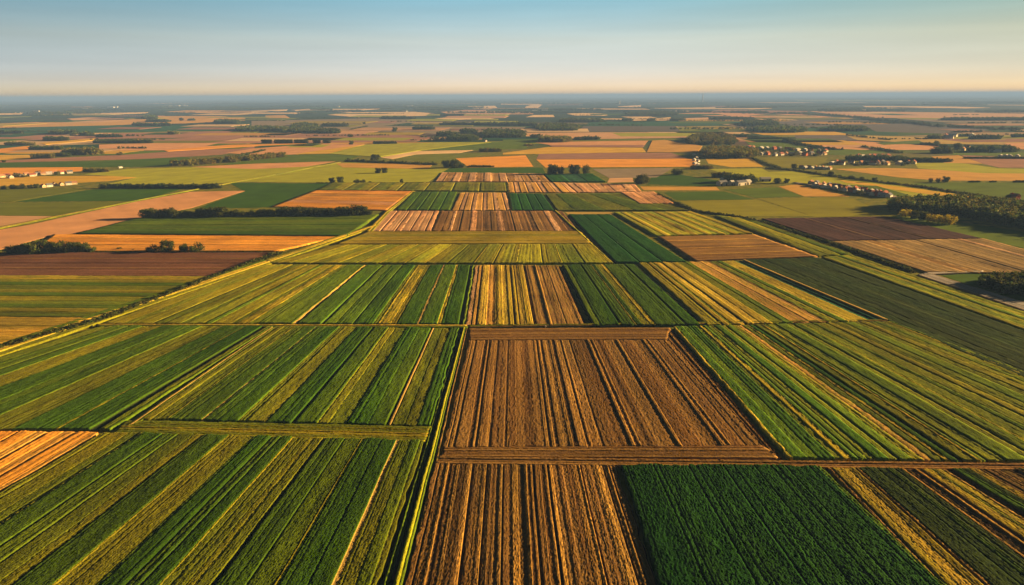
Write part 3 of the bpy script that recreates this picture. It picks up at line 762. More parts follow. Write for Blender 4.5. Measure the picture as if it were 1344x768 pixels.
# the small parcels that fill the plain beyond
PR = random.Random(88)
for k in range(190):
    y = 134 + 62 * PR.random() ** 1.25
    x = PR.uniform(-80, 1400)
    if y > 176 and 640 < x < 930:
        continue
    d = y - 125
    w_ = PR.uniform(22, 110) * (0.7 + d / 90)
    h_ = max(0.7, d * PR.uniform(0.035, 0.10))
    sk = (x - 660) * h_ / d * 0.9
    t1 = PR.uniform(-0.3, 0.3)
    key = PR.choice(['st', 'pk', 'cr', 'ye', 'yg', 'yg', 'ol', 'g', 'gd', 'tg', 'mv', 'yo', 'cr', 'yo', 'go', 'ye'] if y > 150 else ['st', 'cr', 'cr', 'tg', 'gd', 'fo', 'mv', 'dg', 'fo', 'lb'])
    flat_field('farm_field', [(x, y), (x + w_, y + t1), (x + w_ + sk * 1.0, y + t1 + h_), (x + sk, y + h_)], key, (0.12 if y > 170 else 0.35) * (3 + k % 5) * 0.6, tone=PR.uniform(0.75, 1.05))

# roads and pale tracks
strip_field('road', 'grey gravel road bending past the dark wood', [(1204, 362), (1216, 359), (1500, 446), (1500, 462)], [(1, 'gy', .1), (3, 'rd', .08), (.4, 'gy', .14), (3, 'rd', .08), (1, 'gy', .1)], M_PATH, (0.6, 2), 60)
strip_field('road', 'short grey side road behind the dark wood', [(1214, 358.7), (1216, 362), (1290, 358.5), (1290, 356.5)], [(1, 'gy', .1), (3, 'rd', .07), (1, 'gy', .1)], M_PATH, (0.6, 2), 61)
strip_field('path', 'pale straight track crossing the pink field', [(177, 264), (183, 263.5), (-60, 312.8), (-60, 310)], [(1.2, 'ol', .1), (1.4, 'tn', .1), (1, 'ol', .1)], M_PATH, (0.6, 3), 62)
strip_field('path', 'pale straight track running on between the green fields', [(449, 212.6), (452, 212.6), (183, 263.5), (177, 264)], [(1, 'ol', .1), (1.3, 'tn', .1), (1, 'ol', .1)], M_PATH, (1, 5), 63)
strip_field('path', 'pale verge between the orange plot and the green plot', [(541, 252), (545, 252), (511, 280), (505, 280)], [(1, 'ye', .4), (1, 'yo', .3)], M_PATH, (1, 4), 64)
strip_field('path', 'bent verge past the end of the long green field', [(505, 280), (511, 280), (489, 305), (480, 305)], [(1, 'ye', .4), (1, 'yo', .3)], M_PATH, (1, 4), 65)
strip_field('path', 'narrow verge beside the emerald wedge', [(728, 277.5), (731, 277.5), (806, 346.8), (802, 346.8)], [(1, 'yg', .6), (1, 'bk', -.3)], M_PATH, (0.6, 3), 66)
strip_field('road', 'village road past the terraced houses', [(1040, 240.5), (1044, 239.8), (1185, 259.2), (1180, 261)], [(1, 'gy'), (2, 'rd'), (1, 'gy')], M_PATH, (1, 6), 67)

# ------------------------------------------------------------------ foliage
def crown_arrays(seed, n, size, lobes=9, tall=1.0, wide=1.0, base=0.12, dens=0.55):
    """unit tree: height 1, crown of leaf sprays between base and 1; returns verts (n*4,3), colour (n*4,3)"""
    r = np.random.default_rng(seed)
    cz = (1 + base) / 2
    hz = (1 - base) / 2
    rad = 0.42 * wide
    L = [(np.array([0, 0, cz]), 0.62)]
    for k in range(lobes):
        a = k * 2.4 + r.uniform(0, 1)
        zz = r.uniform(-0.95, 0.8)
        rr = math.sqrt(max(0.05, 1 - zz * zz)) * r.uniform(0.6, 0.85) + (0.25 if zz < -0.4 else 0)
        L.append((np.array([math.cos(a) * rad * rr, math.sin(a) * rad * rr, cz + zz * hz * 0.72]), r.uniform(0.4, 0.58)))
    for k in range(5):
        a = k * 1.257 + r.uniform(-0.3, 0.3)
        L.append((np.array([math.cos(a) * rad * 0.5, math.sin(a) * rad * 0.5, cz - 0.68 * hz]), 0.46))
    pick = r.integers(0, len(L), n)
    d = r.normal(size=(n, 3))
    d /= np.linalg.norm(d, axis=1)[:, None]
    q = r.random(n) ** 0.45
    C = np.array([l[0] for l in L])[pick]
    Rr = np.array([l[1] for l in L])[pick]
    pos = C + d * (q * Rr)[:, None] * np.array([rad, rad, hz]) * 1.0
    pos[:, 2] = np.clip(pos[:, 2], base * 0.7, 1.02)
    nrm = d * 0.9 + r.normal(size=(n, 3)) * 0.55
    nrm /= np.linalg.norm(nrm, axis=1)[:, None]
    t1 = np.cross(nrm, r.normal(size=(n, 3)))
    t1 /= np.linalg.norm(t1, axis=1)[:, None]
    t2 = np.cross(nrm, t1)
    s = size * r.uniform(0.6, 1.35, n)
    asp = r.uniform(0.55, 1.0, n)
    a, b = t1 * s[:, None], t2 * (s * asp)[:, None]
    V = np.stack([pos - a, pos - b * 0.8, pos + a, pos + b], 1).reshape(-1, 3)
    base_c = np.array([0.060, 0.070, 0.011])
    tint = r.uniform(0.6, 1.5, n)
    warm = r.uniform(0.7, 1.35, n)
    c = base_c[None] * tint[:, None]
    c[:, 0] *= warm
    return V, np.repeat(c, 4, 0)


def qfaces(nv):
    return np.arange(nv).reshape(-1, 4)


def trunk_mesh(name, seed, base):
    r = random.Random(seed)
    bm = bmesh.new()

    def limb(p0, p1, r0, r1):
        d = (p1 - p0).normalized()
        x = d.orthogonal().normalized()
        y = d.cross(x)
        A = [bm.verts.new(p0 + (x * math.cos(k * math.pi / 3) + y * math.sin(k * math.pi / 3)) * r0) for k in range(6)]
        B = [bm.verts.new(p1 + (x * math.cos(k * math.pi / 3) + y * math.sin(k * math.pi / 3)) * r1) for k in range(6)]
        for k in range(6):
            bm.faces.new((A[k], A[(k + 1) % 6], B[(k + 1) % 6], B[k]))
    limb(Vector((0, 0, -0.02)), Vector((0, 0, base + 0.12)), 0.03, 0.022)
    for k in range(5):
        a = k * 1.26 + r.uniform(0, 0.5)
        z = base + r.uniform(0, 0.12)
        limb(Vector((0, 0, z)), Vector((math.cos(a) * 0.2, math.sin(a) * 0.2, z + r.uniform(0.15, 0.35))), 0.014, 0.005)
    limb(Vector((0, 0, base + 0.11)), Vector((0.02, 0.01, 0.8)), 0.021, 0.005)
    me = bpy.data.meshes.new(name)
    bm.to_mesh(me)
    bm.free()
    me.materials.append(M_BARK)
    return me


KINDS = {}
for kd, args in dict(
        round_a=dict(n=2300, size=0.044, lobes=11, wide=1.2, base=0.05), round_b=dict(n=2300, size=0.044, lobes=9, wide=1.05, base=0.07),
        round_c=dict(n=2300, size=0.047, lobes=12, wide=1.35, base=0.04), tall=dict(n=1400, size=0.040, lobes=9, wide=0.75, base=0.08),
        bush=dict(n=700, size=0.07, lobes=7, wide=1.5, base=0.0), yellow=dict(n=1500, size=0.042, lobes=10, wide=1.2, base=0.06)).items():
    seed = sum(map(ord, kd))
    V, c = crown_arrays(seed, **args)
    if kd == 'yellow':
        c = c * np.array([5.2, 3.6, 0.9])  # yellow leaf colour, brightened to stand in for sun on these crowns
    KINDS[kd] = (quads_mesh('crown', V, qfaces(len(V)), M_LEAF, c), trunk_mesh('trunk', seed, args['base']))


def tree_at(x, y, h, kind, name, label, group=None, parts=True, sx=None):
    s = sx or random.uniform(0.9, 1.15)
    t = link(name, None, None, (x, y, 0))
    t.rotation_euler = (0, 0, random.uniform(0, 6.28))
    t.scale = (h * s, h * s, h)
    tag(t, label, 'bush' if name == 'bush' else 'tree', group)
    cm, tm = KINDS[kind]
    link('crown', cm, t)
    if name != 'bush':
        link('trunk', tm, t)
    return t


def tree_px(px, py, hpx, kind, name, label, group=None, sx=None):
    p = ground(px, py)
    h = hpx * p[1] / FPX * 1.02
    return tree_at(p[0], p[1], h, kind, name, label, group, sx=sx)


# light versions of the crowns for woods that read as one mass
MID = [crown_arrays(200 + k, 420, 0.075, 9, 1, 1.15, 0.05) for k in range(4)]
LOW = [crown_arrays(300 + k, 70, 0.17, 6, 1, 1.25, 0.0) for k in range(4)]


def mass(name, label, pts, h, proto, kind='stuff', cat='wood', tint=(1, 1, 1), seed=0, hvar=0.3, group=None, sink=0.12):
    """many crowns in one mesh at the given ground points"""
    r = np.random.default_rng(seed)
    VV, CC = [], []
    for (x, y) in pts:
        V, c = proto[r.integers(0, len(proto))]
        hh = h * r.uniform(1 - hvar, 1 + hvar * 0.6)
        w = hh * r.uniform(0.95, 1.3)
        a = r.uniform(0, 6.28)
        ca, sa = math.cos(a), math.sin(a)
        X = V[:, 0] * ca - V[:, 1] * sa
        Y = V[:, 0] * sa + V[:, 1] * ca
        VV.append(np.stack([X * w + x, Y * w + y, (V[:, 2] - sink) * hh], -1))
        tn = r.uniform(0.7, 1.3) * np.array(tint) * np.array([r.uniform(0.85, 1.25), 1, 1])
        CC.append(c * tn)
    V = np.concatenate(VV)
    c = np.clip(np.concatenate(CC), 0, 0.8)
    me = quads_mesh(name, V, qfaces(len(V)), M_LEAF, c)
    o = link(name, me)
    return tag(o, label, cat, group, kind)


def inside(p, poly):
    c = False
    for i in range(len(poly)):
        a, b = poly[i], poly[i - 1]
        if (a[1] > p[1]) != (b[1] > p[1]) and p[0] < (b[0] - a[0]) * (p[1] - a[1]) / (b[1] - a[1]) + a[0]:
            c = not c
    return c


def scatter(poly_px, spacing, seed=0, cap=900, jit=0.45):
    P = [ground(*q)[:2] for q in poly_px]
    xs, ys = [p[0] for p in P], [p[1] for p in P]
    area = abs(sum(P[i][0] * P[i - 1][1] - P[i - 1][0] * P[i][1] for i in range(len(P)))) / 2
    spacing = max(spacing, math.sqrt(area / cap))
    r = random.Random(seed)
    out = []
    x = min(xs)
    while x <= max(xs):
        y = min(ys)
        while y <= max(ys):
            q = (x + r.uniform(-jit, jit) * spacing, y + r.uniform(-jit, jit) * spacing)
            if inside(q, P):
                out.append(q)
            y += spacing
        x += spacing
    return out, spacing


def line_pts(poly_px, spacing, width=0, seed=0):
    P = [ground(*q)[:2] for q in poly_px]
    r = random.Random(seed)
    out = []
    for a, b in zip(P, P[1:]):
        L = np.linalg.norm(b - a)
        d = (b - a) / L
        n = np.array([-d[1], d[0]])
        for k in range(max(1, int(L / spacing))):
            q = a + d * (k + r.random()) * spacing + n * r.uniform(-width, width)
            out.append(tuple(q))
    return out


# big wood on the right, and the lower wood by the gravel road
pts, _ = scatter([(1176, 278), (1172, 270), (1215, 267), (1262, 267), (1310, 272), (1470, 288), (1470, 318), (1344, 300), (1300, 292.5), (1262, 284), (1230, 281)], 6.5, 1, 700)
mass('woodland', 'large dense dark wood on the right beyond the purple ploughed field', pts, 13.5, MID, tint=(0.9, 0.95, 0.9), seed=1)
pts, _ = scatter([(1284, 377), (1296, 368), (1344, 368), (1470, 376), (1470, 404), (1400, 399), (1330, 387)], 4.2, 2, 420)
mass('woodland', 'dark wood beside the grey gravel road', pts, 9.0, MID, tint=(0.85, 0.95, 0.9), seed=2)
# trees in front of the big wood, yellow crowns coloured as if sunlit
for px, py, hp, k in ((1188, 285, 14, 'yellow'), (1200, 287, 11, 'round_a'), (1211, 289.5, 13, 'round_b'), (1221, 291.5, 14, 'yellow'), (1231, 293, 15, 'yellow'), (1244, 294.5, 16, 'yellow')):
    tree_px(px, py, hp, k, 'yellow_tree' if k == 'yellow' else 'broadleaf_tree',
            {1188: 'round yellow tree standing apart, left end of the bright group before the big wood',
             1200: 'low green tree right beside the lone round yellow tree before the big wood', 1211: 'green tree in the middle of the bright group before the big wood',
             1221: 'yellowish tree just right of the middle of the bright group before the big wood', 1231: 'tall yellow tree second from right in the bright group before the big wood',
             1244: 'glowing yellow tree at the right end of the bright group before the big wood'}[px], 'bright trees before the big wood')
# dark tree row behind the long green field
x = 192.0
k = 0
GR = 'trees of the dark row behind the long green field'
while x < 492:
    tt = (x - 190) / 300
    y = 286.5 - 3.5 * tt + random.uniform(-0.3, 0.3)
    hp = 12.5 + 1.5 * math.sin(x * 0.07) + random.uniform(-1.5, 1.2) - (3 if 295 < x < 330 else 0) - (5 if x > 478 else 0)
    lab = 'broadleaf tree in the long dark row behind the smooth green field'
    if k == 0:
        lab = 'leftmost tree of the long dark row, casting its shadow on the pink field'
    tree_px(x, y, hp, ('round_a', 'round_b', 'round_c')[k % 3], 'broadleaf_tree', lab, GR, sx=random.uniform(1.05, 1.35))
    x += random.uniform(7.5, 9.5)
    k += 1
# clump at the left and the small trees along the ploughed field
for k, (px, py, hp) in enumerate(((18, 333, 13), (30, 333.5, 14), (42, 333, 17), (54, 332.5, 18), (66, 332, 15), (78, 331.5, 16), (90, 331.3, 15), (101, 331, 14), (112, 331, 13), (119, 331, 9))):
    lab = 'broadleaf tree in the thick clump at the corner of the dark brown field'
    if k == 0:
        lab = 'leftmost rounded tree of the clump at the corner of the dark brown field'
    if k == 9:
        lab = 'smallest tree at the right end of the clump by the dark brown field'
    tree_px(px, py, hp, ('round_c', 'round_a', 'round_b')[k % 3], 'broadleaf_tree', lab, 'trees of the clump by the dark brown field', sx=1.2)
for px, py, hp, kd, nm, lab in (
        (157, 328.5, 5, 'bush', 'bush', 'low round bush alone between the clump and the four small trees'), (176, 329, 3.2, 'bush', 'bush', 'tiny bush on the dark field edge left of the four small trees'),
        (200, 330.5, 10, 'round_c', 'broadleaf_tree', 'low spreading tree, leftmost of the four along the dark brown field'), (220, 330.5, 16, 'round_a', 'broadleaf_tree', 'tallest round tree of the four along the dark brown field'),
        (242, 330.5, 11, 'round_b', 'broadleaf_tree', 'small round tree right of the tallest along the dark brown field'), (258, 330.5, 12.5, 'round_c', 'broadleaf_tree', 'rightmost of the four trees along the dark brown field'),
        (287, 330, 3.5, 'bush', 'bush', 'tiny bush right of the four trees on the orange stubble edge'), (366, 333.5, 7, 'bush', 'bush', 'pale bush at the upper end of the diagonal hedge'),
        (356, 336, 6, 'bush', 'bush', 'bush just below the upper end of the diagonal hedge')):
    tree_px(px, py, hp, kd, nm, lab, sx=1.15)
# the four trees, the big round tree and others in the middle distance
for px, py, hp, kd, lab in (
        (725, 228.8, 13.5, 'round_b', 'broad tree at the left end of the four behind the emerald strip'), (736, 228.8, 11.5, 'tall', 'narrow tree, second from the left of the four behind the emerald strip'),
        (754, 228.8, 13, 'round_a', 'wide tree, third of the four behind the emerald strip'), (769.5, 228.8, 13.5, 'tall', 'upright tree at the right end of the four behind the emerald strip'),
        (842, 241.3, 14, 'round_c', 'big round dark tree alone where the long hedge begins'), (889, 229.5, 9, 'round_c', 'round tree left of the farm on the green field corner'),
        (436, 239.8, 7, 'round_b', 'left tree of the pair on the edge of the yellow-green meadow'), (447, 239.6, 8, 'round_a', 'right tree of the pair on the edge of the yellow-green meadow'),
        (468, 240, 5, 'round_c', 'low tree right of the pair on the meadow edge'), (476, 240, 4.6, 'round_c', 'low tree second right of the pair on the meadow edge'),
        (486, 240, 2.6, 'bush', 'small dark shrub beyond the low trees on the meadow edge'), (527, 239.8, 5.5, 'tall', 'single slim tree on the meadow edge near the pink field'),
        (496, 227.3, 7, 'round_b', 'left tree of the small group inside the yellow-green meadow'), (505, 227, 7, 'round_a', 'right tree of the small group inside the yellow-green meadow'),
        (493, 212, 9.5, 'round_a', 'tall round tree rising from the dark hedge by the straw field'), (586, 220, 10, 'round_b', 'left tree of the farm group beside the orange field'),
        (597, 220.5, 11, 'round_a', 'tallest tree of the farm group beside the orange field'), (605, 220, 7, 'round_c', 'right tree of the farm group beside the orange field'),
        (1042, 221, 6, 'round_a', 'tree at the start of the dark hedge below the cream cottages'), (1090, 231.5, 7, 'round_b', 'tall tree on the dark hedge line below the orange strip'),
        (1101, 232, 3.5, 'bush', 'shrub on the dark hedge line just right of its tall tree'), (1117, 235.5, 5.8, 'round_c', 'round tree on the dark hedge line below the village'),
        (1131, 237, 5, 'round_a', 'second round tree on the dark hedge line below the village'), (1148, 239, 6.2, 'round_b', 'last large tree on the dark hedge line below the village'),
        (1221, 239.5, 6.5, 'tall', 'leftmost of three upright trees behind the large green field'), (1231, 239.5, 6.5, 'tall', 'middle of three upright trees behind the large green field'),
        (1240.5, 239.5, 8.2, 'round_b', 'rightmost and fullest of three trees behind the large green field'), (1020, 240.5, 7, 'round_a', 'left tree of the pair right of the white farm barns'),
        (1032, 240.5, 6.5, 'round_b', 'right tree of the pair right of the white farm barns'), (1322, 261.5, 6, 'round_b', 'dark tree beside the small red house'),
        (5, 248.3, 5.5, 'round_c', 'left round tree below the gold field'), (17, 248.2, 6, 'round_a', 'second round tree below the gold field'), (27, 248, 7, 'round_c', 'largest round tree below the gold field'),
        (40, 247.6, 5.5, 'round_b', 'fourth round tree below the gold field'), (48, 247.2, 6, 'round_a', 'right round tree below the gold field beside the cottages'),
        (5, 213, 3.2, 'round_c', 'small tree on the edge of the dull red field'), (157, 203.8, 4.5, 'round_c', 'small tree on the pink field above the thin green strip'),
        (478, 163, 3, 'round_c', 'tiny dark tree alone in the grey fields'), (518, 173, 6.2, 'round_b', 'dark tree alone among the mauve fields'), (461, 190, 5.5, 'round_b', 'dark round tree on the edge of the salmon field'),
        (460, 180, 4.5, 'round_c', 'dark tree clump on the mauve field'), (915.5, 222, 6, 'tall', 'slim tree by the pale hamlet'), (238, 158.5, 4, 'round_a', 'small dark tree in the far straw field'),
        (1257, 196.5, 9, 'round_b', 'dark tree between the two woods beside the far hamlet'), (1229, 190, 5.5, 'round_c', 'dark tree alone in front of the far white houses')):
    tree_px(px, py, hp, kd, 'bush' if kd == 'bush' else 'broadleaf_tree', lab, sx=1.2)
rows6 = [(344, 357), (361, 372), (375, 383), (387, 404), (412, 420), (425, 432)]
for a, b in rows6:
    for q in np.arange(a + 2, b, 4.2):
        tree_px(q, 188.2, 5.2, 'round_a', 'broadleaf_tree', 'small dark tree in the broken row behind the salmon field', 'trees of the broken row behind the salmon field', sx=1.3)

# belts and woods: (x0, x1, base y, height in the picture, label, tint)
DK, WM = (0.8, 0.95, 1.0), (1.7, 1.4, 1.0)  # warm tint also paints sunlight into the leaves of the sunlit woods
WOODS = [
    (133, 300, 247.5, 8, 'long dark tree belt between the gold meadow and the dark green field', DK), (108, 142, 226, 6.5, 'tree belt behind the left village houses', WM),
    (84, 132, 203.5, 12, 'dense olive wood beside the dull red field', WM), (40, 84, 197, 7, 'dark wood between the two orange stubble strips', DK), (41, 70, 208, 8, 'wood in front of the orange strips by the dull red field', WM),
    (72, 92, 205.5, 6, 'small copse beside the dense olive wood', DK), (122, 200, 188.2, 6, 'dark belt at the far edge of the pink field', DK), (57, 92, 185, 6, 'dark copse below the mauve strip', DK), (8, 46, 191, 6, 'scrubby copse at the edge of the orange stubble', WM),
    (125, 161, 180.5, 4.5, 'dark belt in the mauve fields', DK), (104, 122, 178.5, 5.5, 'dark copse left of the belt in the mauve fields', DK), (65, 100, 177, 7, 'dark wood above the mauve strip', DK), (-30, 30, 175.5, 4.5, 'low wood at the edge of the teal field', DK),
    (173, 225, 165.5, 4.5, 'dark wood in front of the far straw field', DK), (193, 222, 160.5, 4.5, 'wood within the far straw field', DK), (188, 206, 156.5, 5.5, 'hump-shaped wood above the far straw field', DK), (247, 255, 158.5, 3, 'tiny copse in the far straw field', DK),
    (282, 314, 162.5, 6, 'dark wood at the right end of the far straw field', DK), (222, 233, 176.5, 4.5, 'green copse on the teal field', WM), (310, 382, 173, 8, 'dark wood left of the tall wood in the grey fields', DK), (381, 419, 175, 14, 'tall dark wood in the grey fields', DK),
    (415, 446, 175.5, 7.5, 'low dark wood right of the tall wood', DK), (421, 456, 166.5, 5, 'dark belt behind the tall wood', DK), (489, 521, 189, 4.5, 'dark hedge wood at the tip of the bright meadow', DK),
    (543, 571, 170.5, 5, 'dark copse behind the mauve fields', DK), (573, 601, 179.5, 7, 'dark wood left of the lens-shaped wood', DK), (590, 627, 185.3, 9, 'lens-shaped dark wood behind the bright meadow', DK), (605, 625, 175.5, 7, 'dark wood behind the lens-shaped wood', DK),
    (632, 689, 181, 12, 'broad dark wood behind the meadow edge', DK), (575, 672, 164.8, 4.5, 'long dark belt below the pale far fields', DK), (630, 657, 199.5, 6.5, 'green copse among the straw strips', WM), (613, 648, 219.5, 3.5, 'low scrub beside the orange field', WM),
    (500, 546, 156.5, 4, 'dark belt below the pale cream field', DK), (578, 609, 152.5, 3, 'thin dark belt between the pale pink fields', DK), (660, 706, 165.5, 5.5, 'dark belt below the far town', DK), (704, 761, 172, 11, 'large dark wood left of the teal field', DK),
    (696, 710, 181, 5, 'oval dark copse', DK), (707, 749, 187, 11, 'sunlit olive wood at the head of the straw fields', WM), (764, 785, 184, 5.5, 'dark copse right of the sunlit olive wood', DK), (755, 761, 184, 5, 'tiny pointed copse right of the sunlit olive wood', DK), (688, 701, 191.5, 3, 'scrub below the sunlit olive wood', WM),
    (735, 792, 160.5, 5.5, 'wood beside the far town', DK), (820, 890, 152.5, 7, 'broad far wood right of the far town', DK), (818, 829, 158.8, 3.5, 'tiny dark copse on the teal field edge', DK), (850, 859, 158.8, 3, 'second tiny dark copse on the teal field edge', DK), (879, 899, 158.8, 3.5, 'flat copse on the teal field edge', DK),
    (900, 966, 190, 18, 'big sunlit wood behind the pale hamlet', WM), (918, 993, 208, 20, 'big olive wood beside the pale hamlet', WM), (908, 936, 222, 7, 'trees between the ochre field and the farm', WM), (935, 962, 233, 9, 'sunlit trees left of the farm wood', WM), (952, 992, 240.2, 15, 'dark wood behind the white farm barns', DK),
    (945, 985, 180.5, 4.5, 'dark belt behind the big sunlit wood', DK), (930, 990, 157.5, 4, 'dark belt left of the long dark wood', DK), (972, 1020, 166, 9, 'upper end of the long dark wood', DK), (990, 1058, 174.5, 10, 'long dark wood on the slate field', DK),
    (1086, 1139, 172.8, 8, 'flat dark wood on the teal meadow', DK), (1028, 1042, 187, 7, 'dark trees at the head of the salmon field', DK), (980, 1030, 183, 3, 'low dark belt left of the salmon field', DK), (1108, 1192, 210.5, 8.5, 'dark wood behind the middle village', DK), (1176, 1248, 213, 7.5, 'dark wood continuing right of the middle village', DK),
    (1224, 1250, 201.5, 9.5, 'dark pointed wood beside the far green strip', DK), (1272, 1333, 200, 12, 'dark wood around the far hamlet', DK), (1264, 1400, 208.5, 3.5, 'low dark belt below the far hamlet', DK), (1207, 1218, 190.5, 4, 'small dark copse on the tan field', DK),
    (1231, 1400, 158.5, 5, 'long dark wood in front of the pale pink field', DK), (1216, 1237, 182.5, 5.5, 'dark copse left of the far white houses', DK), (1250, 1276, 179.5, 4, 'dark copse behind the far white houses', DK), (1272, 1313, 183, 6.5, 'dark copse right of the far white houses', DK), (1327, 1380, 180.5, 5, 'dark copse on the tan strip', DK),
    (1270, 1288, 239.5, 3, 'low scrub behind the large green field', DK), (1298, 1307, 239.5, 3, 'small scrub behind the large green field', DK), (1326, 1400, 239.5, 4, 'dark scrub at the right end of the large green field', DK), (960, 1000, 246, 0, None, None),
]
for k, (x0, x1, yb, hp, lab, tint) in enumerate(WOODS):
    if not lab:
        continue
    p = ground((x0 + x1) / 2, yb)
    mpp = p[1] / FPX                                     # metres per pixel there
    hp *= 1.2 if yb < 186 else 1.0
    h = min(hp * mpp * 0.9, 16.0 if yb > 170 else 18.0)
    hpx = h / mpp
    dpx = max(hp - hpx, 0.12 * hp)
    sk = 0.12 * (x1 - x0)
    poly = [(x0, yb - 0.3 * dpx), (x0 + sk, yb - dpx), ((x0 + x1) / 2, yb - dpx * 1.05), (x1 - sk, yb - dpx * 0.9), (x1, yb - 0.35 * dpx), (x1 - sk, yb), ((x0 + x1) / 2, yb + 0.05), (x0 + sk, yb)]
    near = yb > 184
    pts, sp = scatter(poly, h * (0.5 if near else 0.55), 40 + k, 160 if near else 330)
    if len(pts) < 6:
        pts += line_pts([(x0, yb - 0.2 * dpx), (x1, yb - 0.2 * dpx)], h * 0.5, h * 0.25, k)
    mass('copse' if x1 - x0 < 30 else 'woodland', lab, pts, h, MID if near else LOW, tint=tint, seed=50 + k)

# tilted belt, sunlight put into its warm leaf tint
pts = line_pts([(226, 218.5), (300, 213), (370, 206)], 5, 9, 5) + line_pts([(226, 218), (300, 212.3), (370, 205.3)], 6, 14, 6)
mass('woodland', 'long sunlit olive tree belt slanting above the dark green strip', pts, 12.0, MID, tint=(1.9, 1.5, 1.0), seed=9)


# hedges
def hedge(label, line, h, width, spacing, seed, proto=None, hvar=0.35, tint=(1, 1, 1)):
    pts = line_pts(line, spacing, width, seed)
    return mass('hedge', label, pts, h, proto or MID, kind='thing', cat='hedge', tint=tint, seed=seed, hvar=hvar)


BUSHP = [crown_arrays(400 + k, 130, 0.14, 6, 1, 1.3, 0.0) for k in range(4)]
hedge('long low hedge running diagonally beside the pale verge, casting a dark shadow', [(-90, 484), (128, 423.5), (345, 341), (372, 334)], 3.3, 0.25, 0.75, 21, BUSHP, 0.35, (0.85, 0.85, 0.9))
hedge('long dark hedge running down past the purple ploughed field to the road', [(862, 256), (911, 277.5), (968, 285.5), (1003, 293), (1091, 320.5), (1200, 358.5)], 3.2, 1.2, 1.6, 22, BUSHP)
hedge('dark hedge line with trees below the middle village', [(1003, 221.5), (1040, 223.5), (1100, 233), (1150, 239), (1208, 246), (1330, 264.5), (1460, 272)], 4.0, 2, 2.6, 23, BUSHP)
hedge('dark hedge stepping down beside the ochre field', [(975, 203.5), (986, 207.5), (1004, 215), (1024, 221.5)], 4.0, 2, 2.6, 24, BUSHP)
hedge('dark hedge above the straw strip with one tall tree', [(453, 211.5), (500, 213.5), (575, 216.8)], 6, 4, 3.2, 25, BUSHP)
hedge('dark thin hedge beside the salmon field', [(1035, 187), (1060, 192), (1085, 196), (1110, 197)], 7, 6, 4, 26, BUSHP)
hedge('thin dark hedge running along the slate fields', [(1130, 157), (1176, 160), (1240, 167), (1344, 171), (1450, 174)], 13, 14, 12, 27, BUSHP)
hedge('thin dark hedge crossing the pale pink field', [(1040, 149.5), (1090, 151.5), (1130, 155), (1160, 157)], 12, 10, 14, 28, BUSHP)
hedge('short dark hedge at the edge of the low green strip', [(666, 241), (668, 254), (672, 278)], 2.2, 0.6, 1.3, 29, BUSHP)
hedge('low dark hedge under the yellow-green meadow', [(415, 240.3), (480, 240.6), (570, 240.2)], 1.6, 0.6, 1.5, 30, BUSHP)
hedge('low dark hedge behind the orange stubble along the ploughed field', [(120, 331.6), (200, 331.2), (345, 331.4)], 1.3, 0.5, 1.0, 31, BUSHP)

HR = random.Random(61)
for k in range(84):
    y = 138 + 62 * HR.random() ** 1.2
    x = HR.uniform(-60, 1380)
    if y > 172 and 640 < x < 930:
        continue
    w_ = HR.uniform(25, 120)
    d = y - 125
    if HR.random() < 0.3:
        ln = [(x, y), (x + (x - 660) * 0.12 + HR.uniform(-4, 4), y + d * 0.12)]
    else:
        ln = [(x, y), (x + w_ * 0.5, y + HR.uniform(-0.5, 0.5)), (x + w_, y + HR.uniform(-0.8, 0.8))]
    p = ground(x, y)
    h = HR.uniform(5, 9)
    pts = line_pts(ln, max(4.0, p[1] / 380), h * 0.4, 900 + k)[:260]
    pts = [q for q in pts if HR.random() < 0.8]
    if len(pts) > 3:
        mass('hedge', 'thin dark tree hedge between the small far fields', pts, h, LOW, kind='stuff', cat='hedge', tint=DK, seed=950 + k, group='tree hedges between the far fields')
for nm_, a_ in (('garden trees among the cottages of the terraced village', [(1062, 242), (1110, 247), (1172, 258), (1160, 261), (1100, 252)]), ('garden trees among the houses of the far village by the big olive wood', [(984, 193), (1088, 198), (1090, 206), (990, 204)]),
                ('garden trees among the houses of the middle village row', [(1090, 214), (1200, 215), (1205, 218), (1092, 217.5)]), ('garden trees among the left village houses', [(0, 232), (100, 226), (100, 229), (0, 235)])):
    pts, sp = scatter(a_, 26, 77, 90)
    mass('copse', nm_, pts, 7.5, MID, tint=(1, 1, 1), seed=78)

# far woods that melt into the horizon
for k in range(110):
    y = 127.0 + 24 * (k / 110.0) ** 1.4 + random.uniform(-0.3, 0.3)
    px = random.uniform(-60, 1400)
    y += (672 - px) / 672 * 3.2
    w = random.uniform(60, 260) * (0.5 if y > 138 else 1)
    p = ground(px, y)
    mpp = p[1] / FPX
    h = random.uniform(13, 20)
    a = [(px - w / 2, y), (px - w * 0.3, y - 0.35), (px + w * 0.35, y - 0.3), (px + w / 2, y), (px + w * 0.2, y + 0.25), (px - w * 0.2, y + 0.2)]
    pts, sp = scatter(a, 28, 500 + k, 150)
    if len(pts) >= 3:
        PP = [(c[0] * np.array([min(2.5, sp / 26)] * 2 + [1]), c[1]) for c in LOW]
        mass('woodland', 'blue distant wood melting into the haze below the horizon', pts, h, PP, tint=DK, seed=600 + k, group='distant woods on the horizon')


